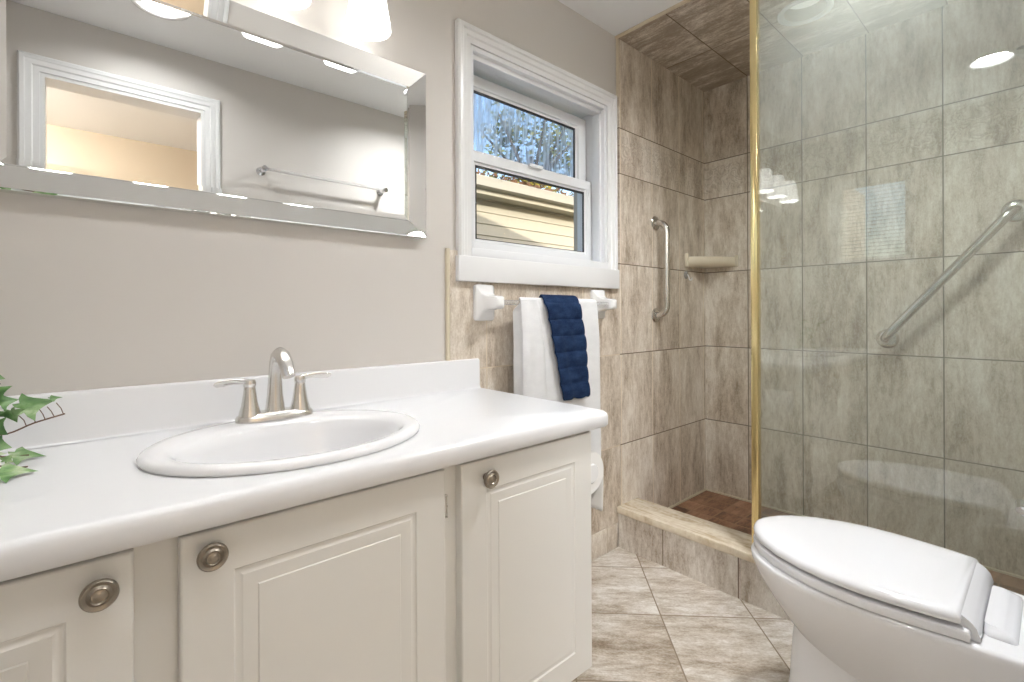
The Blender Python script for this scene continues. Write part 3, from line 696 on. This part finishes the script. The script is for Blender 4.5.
# ------------------------------------------------------------------ lamps
vl = thing('vanity_light', 'wall lamp with four frosted white glass shades above the mirror', 'wall lamp', (0.24, YW, 1.93))
b = B(); box(b, -0.12, 0.60, YW - 0.022, YW - 0.0005, 1.925, 2.005, 0.006); obj('back_plate', b, 'nickel', vl)
for xs in SHADE_X:
    b = B(); tube(b, arc_path([(xs, YW - 0.02, 1.965), (xs, SHADE_Y, 1.970), (xs, SHADE_Y, 1.905)], 0.03), 0.007, 12); lathe(b, [(0.008, 0.03), (0.022, 0.022), (0.026, 0.0), (0.0, -0.002)], (xs, SHADE_Y, 1.902), (0, 0, 1), 24); obj('arm', b, 'nickel', vl)
    b = B()
    z0 = SHADE_Z
    lathe_p = [(0.058, 0.0), (0.056, 0.02), (0.049, 0.06), (0.044, 0.10), (0.040, 0.125), (0.034, 0.135), (0.022, 0.139), (0.020, 0.137), (0.032, 0.132), (0.037, 0.122), (0.041, 0.10), (0.046, 0.06), (0.0530, 0.02), (0.055, 0.001)]
    rings = [[(xs + r * math.cos(2 * PI * k / 40), SHADE_Y + r * math.sin(2 * PI * k / 40), z0 + h) for k in range(40)] for r, h in lathe_p]
    vr = loft(b, rings, False, False); ring_faces(b, vr[-1], vr[0])
    sh = obj('lamp_shade', b, 'shade', vl, smooth=50)
    b = B(); lathe(b, [(0.0, -0.028), (0.016, -0.024), (0.027, -0.008), (0.029, 0.004), (0.024, 0.022), (0.014, 0.040), (0.013, 0.06), (0.0, 0.06)], (xs, SHADE_Y, z0 + 0.065), (0, 0, 1), 24); obj('bulb', b, 'bulb', sh)
def downlight(name, x, y, zc, label, lens, baffle, depth):
    """a recessed can: trim ring, white baffle running up into the ceiling, lit lens at its top"""
    d = thing(name, label, 'downlight', (x, y, zc), 'recessed downlights')
    def rings_of(pr): return [[(x + r * math.cos(2 * PI * k / 40), y + r * math.sin(2 * PI * k / 40), zc + h) for k in range(40)] for r, h in pr]
    b = B(); vr = loft(b, rings_of(((0.098, -0.0005), (0.097, -0.005), (0.090, -0.008), (0.080, -0.007), (0.074, -0.003), (0.0725, -0.0005))), False, False); ring_faces(b, vr[-1], vr[0]); obj('trim_ring', b, 'ceramic', d)
    b = B(); vr = loft(b, rings_of(((0.0740, -0.0002), (0.070, depth), (0.071, depth + 0.001), (0.0755, -0.0001))), False, False); ring_faces(b, vr[-1], vr[0]); obj('baffle', b, baffle, d)
    b = B(); lathe(b, [(0.0, depth - 0.002), (0.0685, depth - 0.002), (0.0685, depth + 0.003), (0.0, depth + 0.003)], (x, y, zc), (0, 0, 1), 32); obj('lens', b, lens, d)
downlight('ceiling_downlight', *POT, ZC, 'lit round downlight in the white ceiling near the door', 'pot_lens', 'ceramic', 0.03)
downlight('ceiling_downlight', *POT_ADDED, ZC, 'added unseen downlight over the toilet, brightening the shower', 'pot_lens_added', 'ceramic', 0.03)  # added lamp out of view, lifts the light on shower and floor
hl = thing('hall_fill_light', 'unseen dome lamp added in the hall as fill light', 'added lamp', (-0.75, -0.95, ZC))  # added lamp, fills the bathroom through the doorway
b = B(); lathe(b, [(0.145, 0.0), (0.145, -0.018), (0.130, -0.022), (0.0, -0.022)], (-0.75, -0.95, ZC), (0, 0, 1), 32); obj('lamp_base', b, 'nickel', hl)
b = B(); lathe(b, [(0.128, -0.0225), (0.126, -0.035), (0.112, -0.055), (0.085, -0.072), (0.045, -0.083), (0.0, -0.086)], (-0.75, -0.95, ZC), (0, 0, 1), 32); obj('dome', b, 'dome', hl, smooth=60)
downlight('shower_downlight', *SPOT, ZC - TY, 'round recessed downlight in the tiled shower ceiling', 'spot_lens', 'baffle', 0.05)

# ------------------------------------------------------------------ towel bar and towels
BY, BZ = 1.200, 1.056
tb = thing('towel_bar', 'white ceramic towel bar with clear rod below the window', 'towel bar', (1.31, YW, BZ))
for xp, sgn in ((0.998, 1), (1.600, -1)):
    b = B()
    def sq(hx, hz, yy, cx=xp, cz=BZ, n=6): return [(cx + px, yy, cz + pz) for px, pz in rrect(-hx, hx, -hz, hz, min(hx, hz) * 0.25, n)]
    yw = YW - TY - 0.0003
    loft(b, [sq(0.040, 0.060, yw), sq(0.040, 0.060, yw - 0.010), sq(0.037, 0.057, yw - 0.015), sq(0.027, 0.036, yw - 0.024), sq(0.022, 0.026, yw - 0.038), sq(0.021, 0.022, yw - 0.055), sq(0.021, 0.021, yw - 0.080), sq(0.017, 0.017, yw - 0.090), sq(0.008, 0.008, yw - 0.094)])
    obj('post', b, 'ceramic', tb, smooth=50)
b = B(); tube(b, [(1.016, BY, BZ), (1.582, BY, BZ)], 0.0085, 18); obj('rod', b, 'acrylic', tb)

def towel(name, label, mat, x0t, x1t, x0b, x1b, zfront, zback, r, thick, wob, ribs=0.0, fold=None, nx=44, group=None):
    """cloth over the rod: a sheet from the back hem over the rod to the front hem, then thickened"""
    path = []                                                    # (y offset sign, z) along v
    nb = 26
    for k in range(nb): path.append((r, zback + (BZ - zback) * k / nb, 0.0))
    for k in range(13):
        a = PI * k / 12
        path.append((r * math.cos(a), BZ + r * math.sin(a), 0.0))
    nf = 60
    for k in range(1, nf + 1): path.append((-r, BZ + (zfront - BZ) * k / nf, k / nf))
    bb = B(); grid = []
    for (yo, zz_, f) in path:
        row = []
        for i in range(nx + 1):
            u = i / nx
            fz = max(0.0, f)
            xa = x0t + (x0b - x0t) * fz + (0.022 * min(1.0, max(0.0, (yo + r * 0.4) / r))); xb = x1t + (x1b - x1t) * fz
            x = xa + (xb - xa) * u
            y = BY + yo
            hang = min(1.0, max(0.0, (BZ - zz_) / 0.12))
            if yo < 0:
                y -= hang * wob * (0.5 + 0.5 * math.sin(u * 7.0 + 0.6) * 0.8 + 0.25 * math.sin(u * 15 + zz_ * 6))
                if ribs and f > 0:
                    s_ = (BZ - zz_) / ribs
                    y -= 0.0085 * abs(math.sin(PI * s_)) ** 0.4
                    y -= 0.0015 * math.sin(u * 9 + s_ * 2)
            if not ribs and yo < 0 and u < 0.08: y += (1 - u / 0.08) ** 2 * (2.2 * r + wob) * min(1.0, max(0.0, (BZ - zz_) / 0.025))
            if f == 1.0: zz2 = zz_ + 0.010 * math.sin(u * 5 + 1) * (1 if ribs else 0.4) + (0.014 * (u) if ribs else 0)
            else: zz2 = zz_
            row.append(bb.verts.new((x, y, zz2)))
        grid.append(row)
    for a, c in zip(grid, grid[1:]):
        for i in range(nx): bb.faces.new((a[i], a[i + 1], c[i + 1], c[i]))
    o = obj(name, bb, mat, None, smooth=0)
    for p in o.data.polygons: p.use_smooth = True
    m = o.modifiers.new('thickness', 'SOLIDIFY'); m.thickness = thick; m.offset = 0.0
    m2 = o.modifiers.new('round', 'BEVEL'); m2.width = thick * 0.35; m2.segments = 2; m2.limit_method = 'ANGLE'
    tag(o, label, 'towel')
    if fold:
        bb = B(); rows = []
        for k in range(31):
            f = k / 30; zz_ = BZ + r * 0.6 + (zfront + 0.006 - BZ - r * 0.6) * f
            xa = x0t + (x0b - x0t) * f - 0.002; w_ = (x1t - x0t) * (fold[0] - 0.10 + 0.12 * f ** 0.6)
            yb = BY - r - 0.004 - wob * min(1.0, f * 4) * 1.05
            th = 0.003 + fold[1] * 0.5 * min(1.0, f * 6)
            row = []
            for i in range(13):
                u = i / 12; e = max(0.0, 1 - abs(2 * u - 1) ** 4)
                row.append(bb.verts.new((xa + w_ * u, yb - th * e - 0.002 * math.sin(u * 9 + f * 3) * e, zz_)))
            for i in range(12, -1, -1):
                u = i / 12; row.append(bb.verts.new((xa + w_ * u, yb + 0.006 * max(0.0, 1 - abs(2 * u - 1) ** 4), zz_)))
            rows.append(row)
        for a, c in zip(rows, rows[1:]): ring_faces(bb, a, c)
        bb.faces.new(rows[0]); bb.faces.new(list(reversed(rows[-1])))
        obj('folded_edge', bb, mat, o, smooth=60)
    return o
towel('bath_towel', 'white bath towel hanging folded over the towel bar', 'white_terry', 1.092, 1.492, 1.093, 1.508, 0.46, 0.50, 0.0145, 0.008, 0.008, fold=(0.30, 0.020))
towel('hand_towel', 'navy blue ribbed hand towel draped over the white bath towel', 'navy_terry', 1.192, 1.372, 1.280, 1.415, 0.705, 0.86, 0.027, 0.007, 0.010, ribs=0.058, nx=30)

# toilet roll on the vanity side
RX, RZ, RR = 1.020, 0.588, 0.056
rh = thing('toilet_roll_holder', 'white toilet roll holder fixed to the right side of vanity', 'toilet roll holder', (CX1, 0.90, RZ))
b = B(); box(b, CX1 - 0.0018, CX1 + 0.010, 0.91, 0.99, RZ - 0.03, RZ + 0.03, 0.004); obj('back_plate', b, 'ceramic', rh)
for yy in (0.946,):
    b = B(); box(b, CX1 + 0.008, RX + 0.014, yy, yy + 0.013, RZ - 0.014, RZ + 0.014, 0.005); obj('arm', b, 'ceramic', rh)
b = B(); lathe(b, [(0.0, 0.0), (0.026, 0.0), (0.027, 0.003), (0.024, 0.006), (0.0, 0.0065)], (RX, 0.8305, RZ), (0, -1, 0), 28); tube(b, [(RX, 0.829, RZ), (RX, 0.955, RZ)], 0.009, 14); obj('spindle', b, 'ceramic', rh)
tr = thing('toilet_roll', 'white toilet paper roll with hanging sheet beside the vanity', 'toilet roll', (RX, 0.90, RZ))
b = B(); rings = []
for r, yy in ((RR, 0.832), (RR, 0.932), (0.021, 0.932), (0.021, 0.832)):
    rings.append([(RX + r * math.cos(2 * PI * k / 40), yy, RZ + r * math.sin(2 * PI * k / 40)) for k in range(40)])
vr = loft(b, rings, False, False); ring_faces(b, vr[-1], vr[0]); obj('paper', b, 'paper', tr)
b = B(); rings = []
for r, yy in ((0.0205, 0.831), (0.0205, 0.933), (0.0195, 0.933), (0.0195, 0.831)):
    rings.append([(RX + r * math.cos(2 * PI * k / 30), yy, RZ + r * math.sin(2 * PI * k / 30)) for k in range(30)])
vr = loft(b, rings, False, False); ring_faces(b, vr[-1], vr[0]); obj('core', b, 'cardboard', tr)
b = B(); cols = []
for k in range(13):
    a = PI / 2 * (1 - k / 12); cols.append((RX + (RR + 0.0012) * math.cos(a), RZ + (RR + 0.0012) * math.sin(a)))
for k in range(1, 11): cols.append((RX + RR + 0.0012 - 0.004 * (k / 10) ** 2, RZ - 0.115 * k / 10))
n = 14; grid = [[b.verts.new((cx, 0.833 + 0.098 * i / n, cz - (0.004 * (i % 2) if j == len(cols) - 1 else 0))) for i in range(n + 1)] for j, (cx, cz) in enumerate(cols)]
for a, c in zip(grid, grid[1:]):
    for i in range(n): b.faces.new((a[i], a[i + 1], c[i + 1], c[i]))
o = obj('hanging_sheet', b, 'paper', tr); m = o.modifiers.new('thickness', 'SOLIDIFY'); m.thickness = 0.0009

# ------------------------------------------------------------------ grab bars, soap shelf, hook, shower head
def flange(bb, c, ax, r=0.038):
    lathe(bb, [(r, 0.0), (r, 0.003), (r * 0.93, 0.006), (r * 0.62, 0.010), (r * 0.45, 0.0115), (0.0, 0.0115)], c, ax, 28)
yw = YW - TY
g1 = thing('grab_bar', 'short vertical steel grab bar on the brown tile left of the corner', 'grab bar', (2.046, yw, 1.23), 'shower grab bars')
b = B(); tube(b, arc_path([(2.046, yw - 0.004, 1.448), (2.046, yw - 0.062, 1.448), (2.046, yw - 0.062, 1.008), (2.046, yw - 0.004, 1.008)], 0.055, 10), 0.0145, 18); obj('bar', b, 'steel', g1, smooth=60)
for z in (1.448, 1.008):
    b = B(); flange(b, (2.046, yw - 0.0003, z), (0, -1, 0), 0.034); obj('flange', b, 'steel', g1)
g2 = thing('grab_bar', 'long steel grab bar mounted diagonally on the shower back wall', 'grab bar', (XF, 0.27, 1.15), 'shower grab bars')
P0, P1 = Vector((XF, 0.092, 1.386)), Vector((XF, 0.470, 0.906))
b = B(); tube(b, arc_path([P0 + Vector((-0.004, 0, 0)), P0 + Vector((-0.085, 0, 0)), P1 + Vector((-0.085, 0, 0)), P1 + Vector((-0.004, 0, 0))], 0.045, 10), 0.0160, 18); obj('bar', b, 'steel', g2, smooth=60)
for p in (P0, P1):
    b = B(); flange(b, (p.x - 0.0003, p.y, p.z), (-1, 0, 0), 0.040); obj('flange', b, 'steel', g2)
so = thing('soap_shelf', 'bone coloured ceramic corner soap shelf in the shower', 'soap shelf', (XF, yw, 1.27))
b = B()
A, Bc, Cc = (2.325, yw - 0.0005), (XF - 0.0005, 1.095), (XF - 0.0005, yw - 0.0005)
def tri(i, z):
    # front runs as a gentle bow between the two wall ends
    pts = []
    for k in range(11):
        t = k / 10; x = A[0] + (Bc[0] - A[0]) * t; y = A[1] + (Bc[1] - A[1]) * t
        q = i - 0.018 * math.sin(PI * t)
        pts.append((min(x + q * 0.66, XF - 0.0005), min(y + q * 0.75, yw - 0.0005), z))
    return pts + [(Cc[0], Cc[1], z)]
loft(b, [tri(0.035, 1.258), tri(0.012, 1.264), tri(0.002, 1.276), tri(0.0, 1.300), tri(0.003, 1.309), tri(0.010, 1.311), tri(0.016, 1.306), tri(0.020, 1.296)])
obj('shelf', b, 'bone', so, smooth=50)
b = B(); box(b, 2.318, 2.336, yw - 0.020, yw - 0.0004, 1.256, 1.326, 0.004); obj('end_lug', b, 'bone', so)
b = B(); box(b, XF - 0.014, XF - 0.0004, 1.088, 1.104, 1.258, 1.318, 0.004); obj('end_lug', b, 'bone', so)
hk = thing('suction_hook', 'small clear suction hook below the soap shelf', 'hook', (2.33, yw, 1.21))
b = B(); lathe(b, [(0.021, 0.0), (0.020, 0.003), (0.010, 0.008), (0.006, 0.010), (0.0, 0.0105)], (2.335, yw - 0.0003, 1.215), (0, -1, 0), 24); obj('suction_cup', b, 'acrylic', hk)
b = B(); tube(b, smooth_path([(2.335, yw - 0.009, 1.218), (2.335, yw - 0.016, 1.205), (2.335, yw - 0.020, 1.190), (2.335, yw - 0.030, 1.188), (2.335, yw - 0.034, 1.200)]), 0.0032, 8); obj('hook', b, 'ceramic', hk)
sh = thing('shower_sprayer', 'grey chrome shower head at the right edge of the photo', 'shower head', (2.16, YO + TY, 1.87))
b = B(); tube(b, smooth_path([(2.16, YO + TY, 1.87), (2.16, -0.07, 1.875), (2.16, -0.01, 1.865), (2.16, 0.02, 1.842)]), 0.010, 14); lathe(b, [(0.028, 0), (0.026, 0.006), (0.012, 0.010), (0.0, 0.010)], (2.16, YO + TY, 1.87), (0, 1, 0), 24); obj('arm', b, 'chrome', sh, smooth=60)
b = B(); lathe(b, [(0.010, -0.005), (0.014, 0.008), (0.022, 0.020), (0.038, 0.036), (0.042, 0.042), (0.042, 0.050), (0.038, 0.053), (0.0, 0.053)], (2.16, 0.020, 1.842), (0, 0.55, -0.85), 30); obj('head', b, 'chrome', sh, smooth=50)
# clear towel rail on the door wall, seen in the mirror
tr2 = thing('towel_rail', 'clear rod towel rail with chrome posts reflected in the mirror', 'towel rail', (1.0, YO, 1.745))
for xp in (0.675, 1.325):
    b = B(); lathe(b, [(0.022, 0), (0.021, 0.006), (0.010, 0.012), (0.009, 0.05), (0.014, 0.056), (0.014, 0.078), (0.0, 0.08)], (xp, YO + 0.0003, 1.745), (0, 1, 0), 20); obj('post', b, 'chrome', tr2)
b = B(); tube(b, [(0.675, YO + 0.067, 1.745), (1.325, YO + 0.067, 1.745)], 0.008, 14); obj('rod', b, 'acrylic', tr2)

# ------------------------------------------------------------------ toilet
TXc = 1.380
to = thing('toilet', 'white toilet with closed lid in front of the shower', 'toilet', (TXc, 0.2, 0.0))
HW = [(0.548, 0.0), (0.545, 0.018), (0.539, 0.038), (0.525, 0.066), (0.500, 0.097), (0.450, 0.134), (0.390, 0.161), (0.335, 0.174), (0.275, 0.178), (0.220, 0.174), (0.167, 0.167), (0.118, 0.157)]
def lid_ring(z, inset=0.0, yback=0.118):
    L = []
    yc = 0.29
    pts = [(y, w) for y, w in HW if y > yback + 1e-4]
    wb_ = HW[-1][1]
    pts.append((yback, wb_))
    right = []
    for y, w in pts:
        # shrink towards the middle by the inset
        k = 1.0 - inset / 0.178
        yy = y - inset * max(0.0, min(1.0, (y - yc) / 0.25)) + (inset if y == yback else 0.0)
        right.append((w * k, yy))
    for w, y in right: L.append((TXc + w, y, z))
    for w, y in reversed(right[1:]): L.append((TXc - w, y, z))
    return L
b = B()
loft(b, [lid_ring(0.4325, 0.006), lid_ring(0.435, 0.001), lid_ring(0.443, 0.0), lid_ring(0.449, 0.003), lid_ring(0.4535, 0.009), lid_ring(0.456, 0.020), lid_ring(0.4585, 0.055), lid_ring(0.4595, 0.10)])
obj('lid', b, 'seat_plastic', to, smooth=40)
b = B()
loft(b, [lid_ring(0.404, 0.004, 0.106), lid_ring(0.4065, 0.0, 0.106), lid_ring(0.418, -0.001, 0.106), lid_ring(0.4235, 0.002, 0.106), lid_ring(0.426, 0.010, 0.106)])
obj('seat', b, 'seat_plastic', to, smooth=40)
# hinge bar sloping up to the lid's rear edge, and two hinge caps
b = B(); prism(b, [(0.121, 0.4475), (0.121, 0.405), (0.094, 0.405), (0.093, 0.412), (0.098, 0.428), (0.106, 0.438)], lambda a, c: (TXc - 0.140, a, c), lambda a, c: (TXc + 0.148, a, c)); obj('hinge_bar', b, 'seat_plastic', to)
b = B(); loft(b, [[(TXc + px, py, z) for px, py in rrect(-0.100 + i, 0.120 - i, 0.046 + i * 1.5, 0.0925, 0.010)] for z, i in ((0.4036, 0.0), (0.409, 0.001), (0.414, 0.006), (0.418, 0.012), (0.421, 0.014))]); obj('hinge_cover', b, 'seat_plastic', to, smooth=50)
# bowl and pedestal
def egg(z, yf, yb, w, wback, n=56, p=2.25):
    """plan outline: rounded nose at yf, straight-ish flank, flat back at yb"""
    ym = yf - min(0.27, (yf - yb) * 0.55)
    pts = []
    m = n // 2
    for k in range(m + 1):
        a = PI / 2 - PI * k / m * 0.5      # nose quarter, right side
        pts.append((w * math.cos(a) ** (2 / p) if math.cos(a) > 0 else 0.0, ym + (yf - ym) * max(0.0, math.sin(a)) ** (2 / p)))
    q = 10
    for k in range(1, q + 1):
        t = k / q; e = t * t * (3 - 2 * t)
        pts.append((w + (wback - w) * e, ym + (yb - ym) * t))
    R = [(TXc + x_, y_, z) for x_, y_ in pts]; Lf = [(TXc - x_, y_, z) for x_, y_ in reversed(pts[1:])]
    return R + Lf
b = B()
loft(b, [egg(0.10, 0.25, -0.02, 0.050, 0.080), egg(0.13, 0.330, -0.04, 0.068, 0.095), egg(0.17, 0.390, -0.06, 0.088, 0.105), egg(0.215, 0.435, -0.09, 0.110, 0.112), egg(0.26, 0.474, -0.11, 0.131, 0.120), egg(0.31, 0.509, -0.125, 0.152, 0.126), egg(0.35, 0.533, -0.13, 0.167, 0.130), egg(0.385, 0.546, -0.13, 0.1765, 0.132), egg(0.397, 0.547, -0.13, 0.1775, 0.132), egg(0.402, 0.544, -0.127, 0.175, 0.129), egg(0.4035, 0.535, -0.12, 0.166, 0.122)])
loft(b, [egg(0.0, 0.470, -0.12, 0.112, 0.115, p=3.0), egg(0.02, 0.468, -0.12, 0.110, 0.113, p=3.0), egg(0.10, 0.456, -0.12, 0.100, 0.105, p=3.0), egg(0.20, 0.450, -0.12, 0.092, 0.10, p=3.0), egg(0.28, 0.440, -0.12, 0.085, 0.10, p=3.0)])
obj('bowl', b, 'porcelain', to, smooth=60)
b = B(); loft(b, [[(TXc + px, py, z) for px, py in rrect(-0.20 + i, 0.20 - i, YO + 0.004, 0.028 - i, 0.02)] for z, i in ((0.404, 0.02), (0.43, 0.012), (0.50, 0.006), (0.72, 0.0))]); obj('tank', b, 'porcelain', to)
b = B(); loft(b, [[(TXc + px, py, z) for px, py in rrect(-0.205 + i, 0.205 - i, YO + 0.004, 0.033 - i, 0.02)] for z, i in ((0.7205, 0.003), (0.724, 0.0), (0.745, 0.0), (0.752, 0.006))]); obj('tank_lid', b, 'porcelain', to)
b = B(); tube(b, [(TXc - 0.15, 0.026, 0.67), (TXc - 0.15, 0.040, 0.67)], 0.009, 12); tube(b, [(TXc - 0.15, 0.041, 0.67), (TXc - 0.075, 0.043, 0.662)], [(0.006, 0.006), (0.008, 0.008)], 10); obj('flush_lever', b, 'chrome', to)

# ------------------------------------------------------------------ outside the window
NY = 3.75
nh = thing('neighbour_house', 'cream sided neighbouring house seen through the lower window', 'house', (4.0, NY, -0.3))
b = B(); z = -0.6; poly = []
while z < 2.14: poly += [(NY - 0.016, z), (NY - 0.002, z + 0.112)]; z += 0.114
poly += [(NY + 0.15, z), (NY + 0.15, -0.6)]
prism(b, poly, lambda a, c: (-1.0, a, c), lambda a, c: (12.0, a, c)); obj('siding', b, 'siding', nh, smooth=0)
b = B(); box(b, -1.2, 12.2, 3.55, NY + 0.1, 2.150, 2.165); obj('soffit', b, 'fascia', nh)
b = B(); box(b, -1.2, 12.2, 3.535, 3.555, 2.135, 2.270); obj('fascia', b, 'siding', nh)
b = B(); prism(b, [(3.534, 2.270), (3.43, 2.270), (3.425, 2.262), (3.435, 2.235), (3.445, 2.185), (3.534, 2.18)], lambda a, c: (-1.2, a, c), lambda a, c: (12.2, a, c)); obj('gutter', b, 'fascia', nh)
b = B(); prism(b, [(3.54, 2.275), (7.0, 2.50), (7.0, 2.40), (3.56, 2.25)], lambda a, c: (-1.2, a, c), lambda a, c: (12.2, a, c)); obj('roof', b, 'roof', nh)
b = B(); box(b, 4.76, 4.80, NY - 0.07, NY - 0.016, 1.80, 1.88, 0.004); obj('vent_cap', b, 'fascia', nh)
b = B()
for i in range(700):
    p = Vector((random.uniform(1.5, 7.5), random.uniform(3.43, 3.54), 2.28 + random.uniform(-0.01, 0.045))); d = Vector((random.uniform(-1, 1), random.uniform(-1, 1), random.uniform(-1, 1))).normalized(); e = d.orthogonal().normalized(); s_ = random.uniform(0.02, 0.04)
    b.faces.new([b.verts.new(p + d * s_), b.verts.new(p + e * s_ * 0.6), b.verts.new(p - d * s_), b.verts.new(p - e * s_ * 0.6)])
tag(obj('leaf_litter', b, 'litter', None, 0), 'brown dead leaves lying in the gutter of the neighbouring house', 'leaves', kind='stuff')
def tree(c, r, zc, n, label, name='tree'):
    t = thing(name, label, 'tree', (c[0], c[1], -0.6), 'trees outside the window')
    bb = B(); tube(bb, [(c[0], c[1], -0.6), (c[0] + 0.05, c[1], zc * 0.5), (c[0], c[1], zc)], [0.14, 0.11, 0.05], 10)
    for k in range(8):
        a = k * 2.4; tube(bb, [(c[0], c[1], zc - r * 0.5), (c[0] + r * 0.4 * math.cos(a), c[1] + r * 0.4 * math.sin(a), zc), (c[0] + r * 0.75 * math.cos(a), c[1] + r * 0.75 * math.sin(a), zc + r * 0.4)], [0.05, 0.035, 0.012], 6)
    obj('trunk', bb, 'bark', t)
    bb = B()
    cl = [(Vector((random.gauss(0, 1), random.gauss(0, 1), random.gauss(0, 1))).normalized() * random.uniform(0.3, 0.95) * r) for _ in range(34)]
    for i in range(n):
        q = random.choice(cl); p = Vector((c[0], c[1], zc)) + q + Vector((random.gauss(0, 1), random.gauss(0, 1), random.gauss(0, 1))) * r * 0.13
        d = Vector((random.uniform(-1, 1), random.uniform(-1, 1), random.uniform(-1, 0.4))).normalized(); e = d.orthogonal().normalized(); s_ = random.uniform(0.05, 0.10)
        bb.faces.new([bb.verts.new(p + d * s_), bb.verts.new(p + e * s_ * 0.6), bb.verts.new(p - d * s_), bb.verts.new(p - e * s_ * 0.6)])
    obj('foliage', bb, 'tree_leaf', t, 0)
tree((8.3, 8.6), 1.7, 4.9, 2600, 'yellow green tree at right of the upper window pane')
tree((5.0, 10.5), 2.2, 6.6, 1500, 'darker sparse tree behind the upper window pane')
b = B(); box(b, -6, 16, 1.5, 16, -0.65, -0.6); struct('ground', b, 'lawn', label='lawn between the houses', cat='ground')
# our own house: outer wall and gable roof, unseen and shaped to cast a shadow on the neighbour's siding
SH = [(2.88, 1.99), (3.825, 1.758)]     # points of the shadow edge on the siding
RY = 1.62; tt = (NY - RY) / SUN_DIR.y
(pa, za), (pb, zb_) = [(x_ - SUN_DIR.x * tt, z_ - SUN_DIR.z * tt) for x_, z_ in SH]
sl = (zb_ - za) / (pb - pa)
rz = lambda x_: za + sl * (x_ - pa)
XR = 0.8
b = B()
for (x0_, x1_, z0_, z1_) in ((-3.0, WX0 - 0.02, -0.6, 2.315), (WX1 + 0.02, 2.70, -0.6, 2.315), (WX0 - 0.02, WX1 + 0.02, -0.6, WZ0 - 0.02), (WX0 - 0.02, WX1 + 0.02, WZ1 + 0.02, 2.315)):
    box(b, x0_, x1_, YW + 0.125, YW + 0.20, z0_, z1_)
prism(b, [(2.70, -0.6), (5.0, -0.6), (5.0, rz(5.0) - 0.07), (2.70, rz(2.70) - 0.07)], lambda a, c: (a, YW + 0.125, c), lambda a, c: (a, YW + 0.20, c))  # extension added to stop sun below the roof edge
struct('wall_outside', b, 'stucco', label='outer face of the window wall, extended to block the sun', cat='wall')
b = B(); prism(b, [(XR, rz(XR)), (5.2, rz(5.2)), (5.2, rz(5.2) - 0.06), (2.72, rz(2.72) - 0.06), (2.72, 2.32), (-1.1, 2.32), (-1.1, rz(2.70))], lambda a, c: (a, -1.95, c), lambda a, c: (a, RY, c))
struct('roof', b, 'roof', label='unseen gable roof over the bathroom, shaped to shade the neighbour siding', cat='roof')
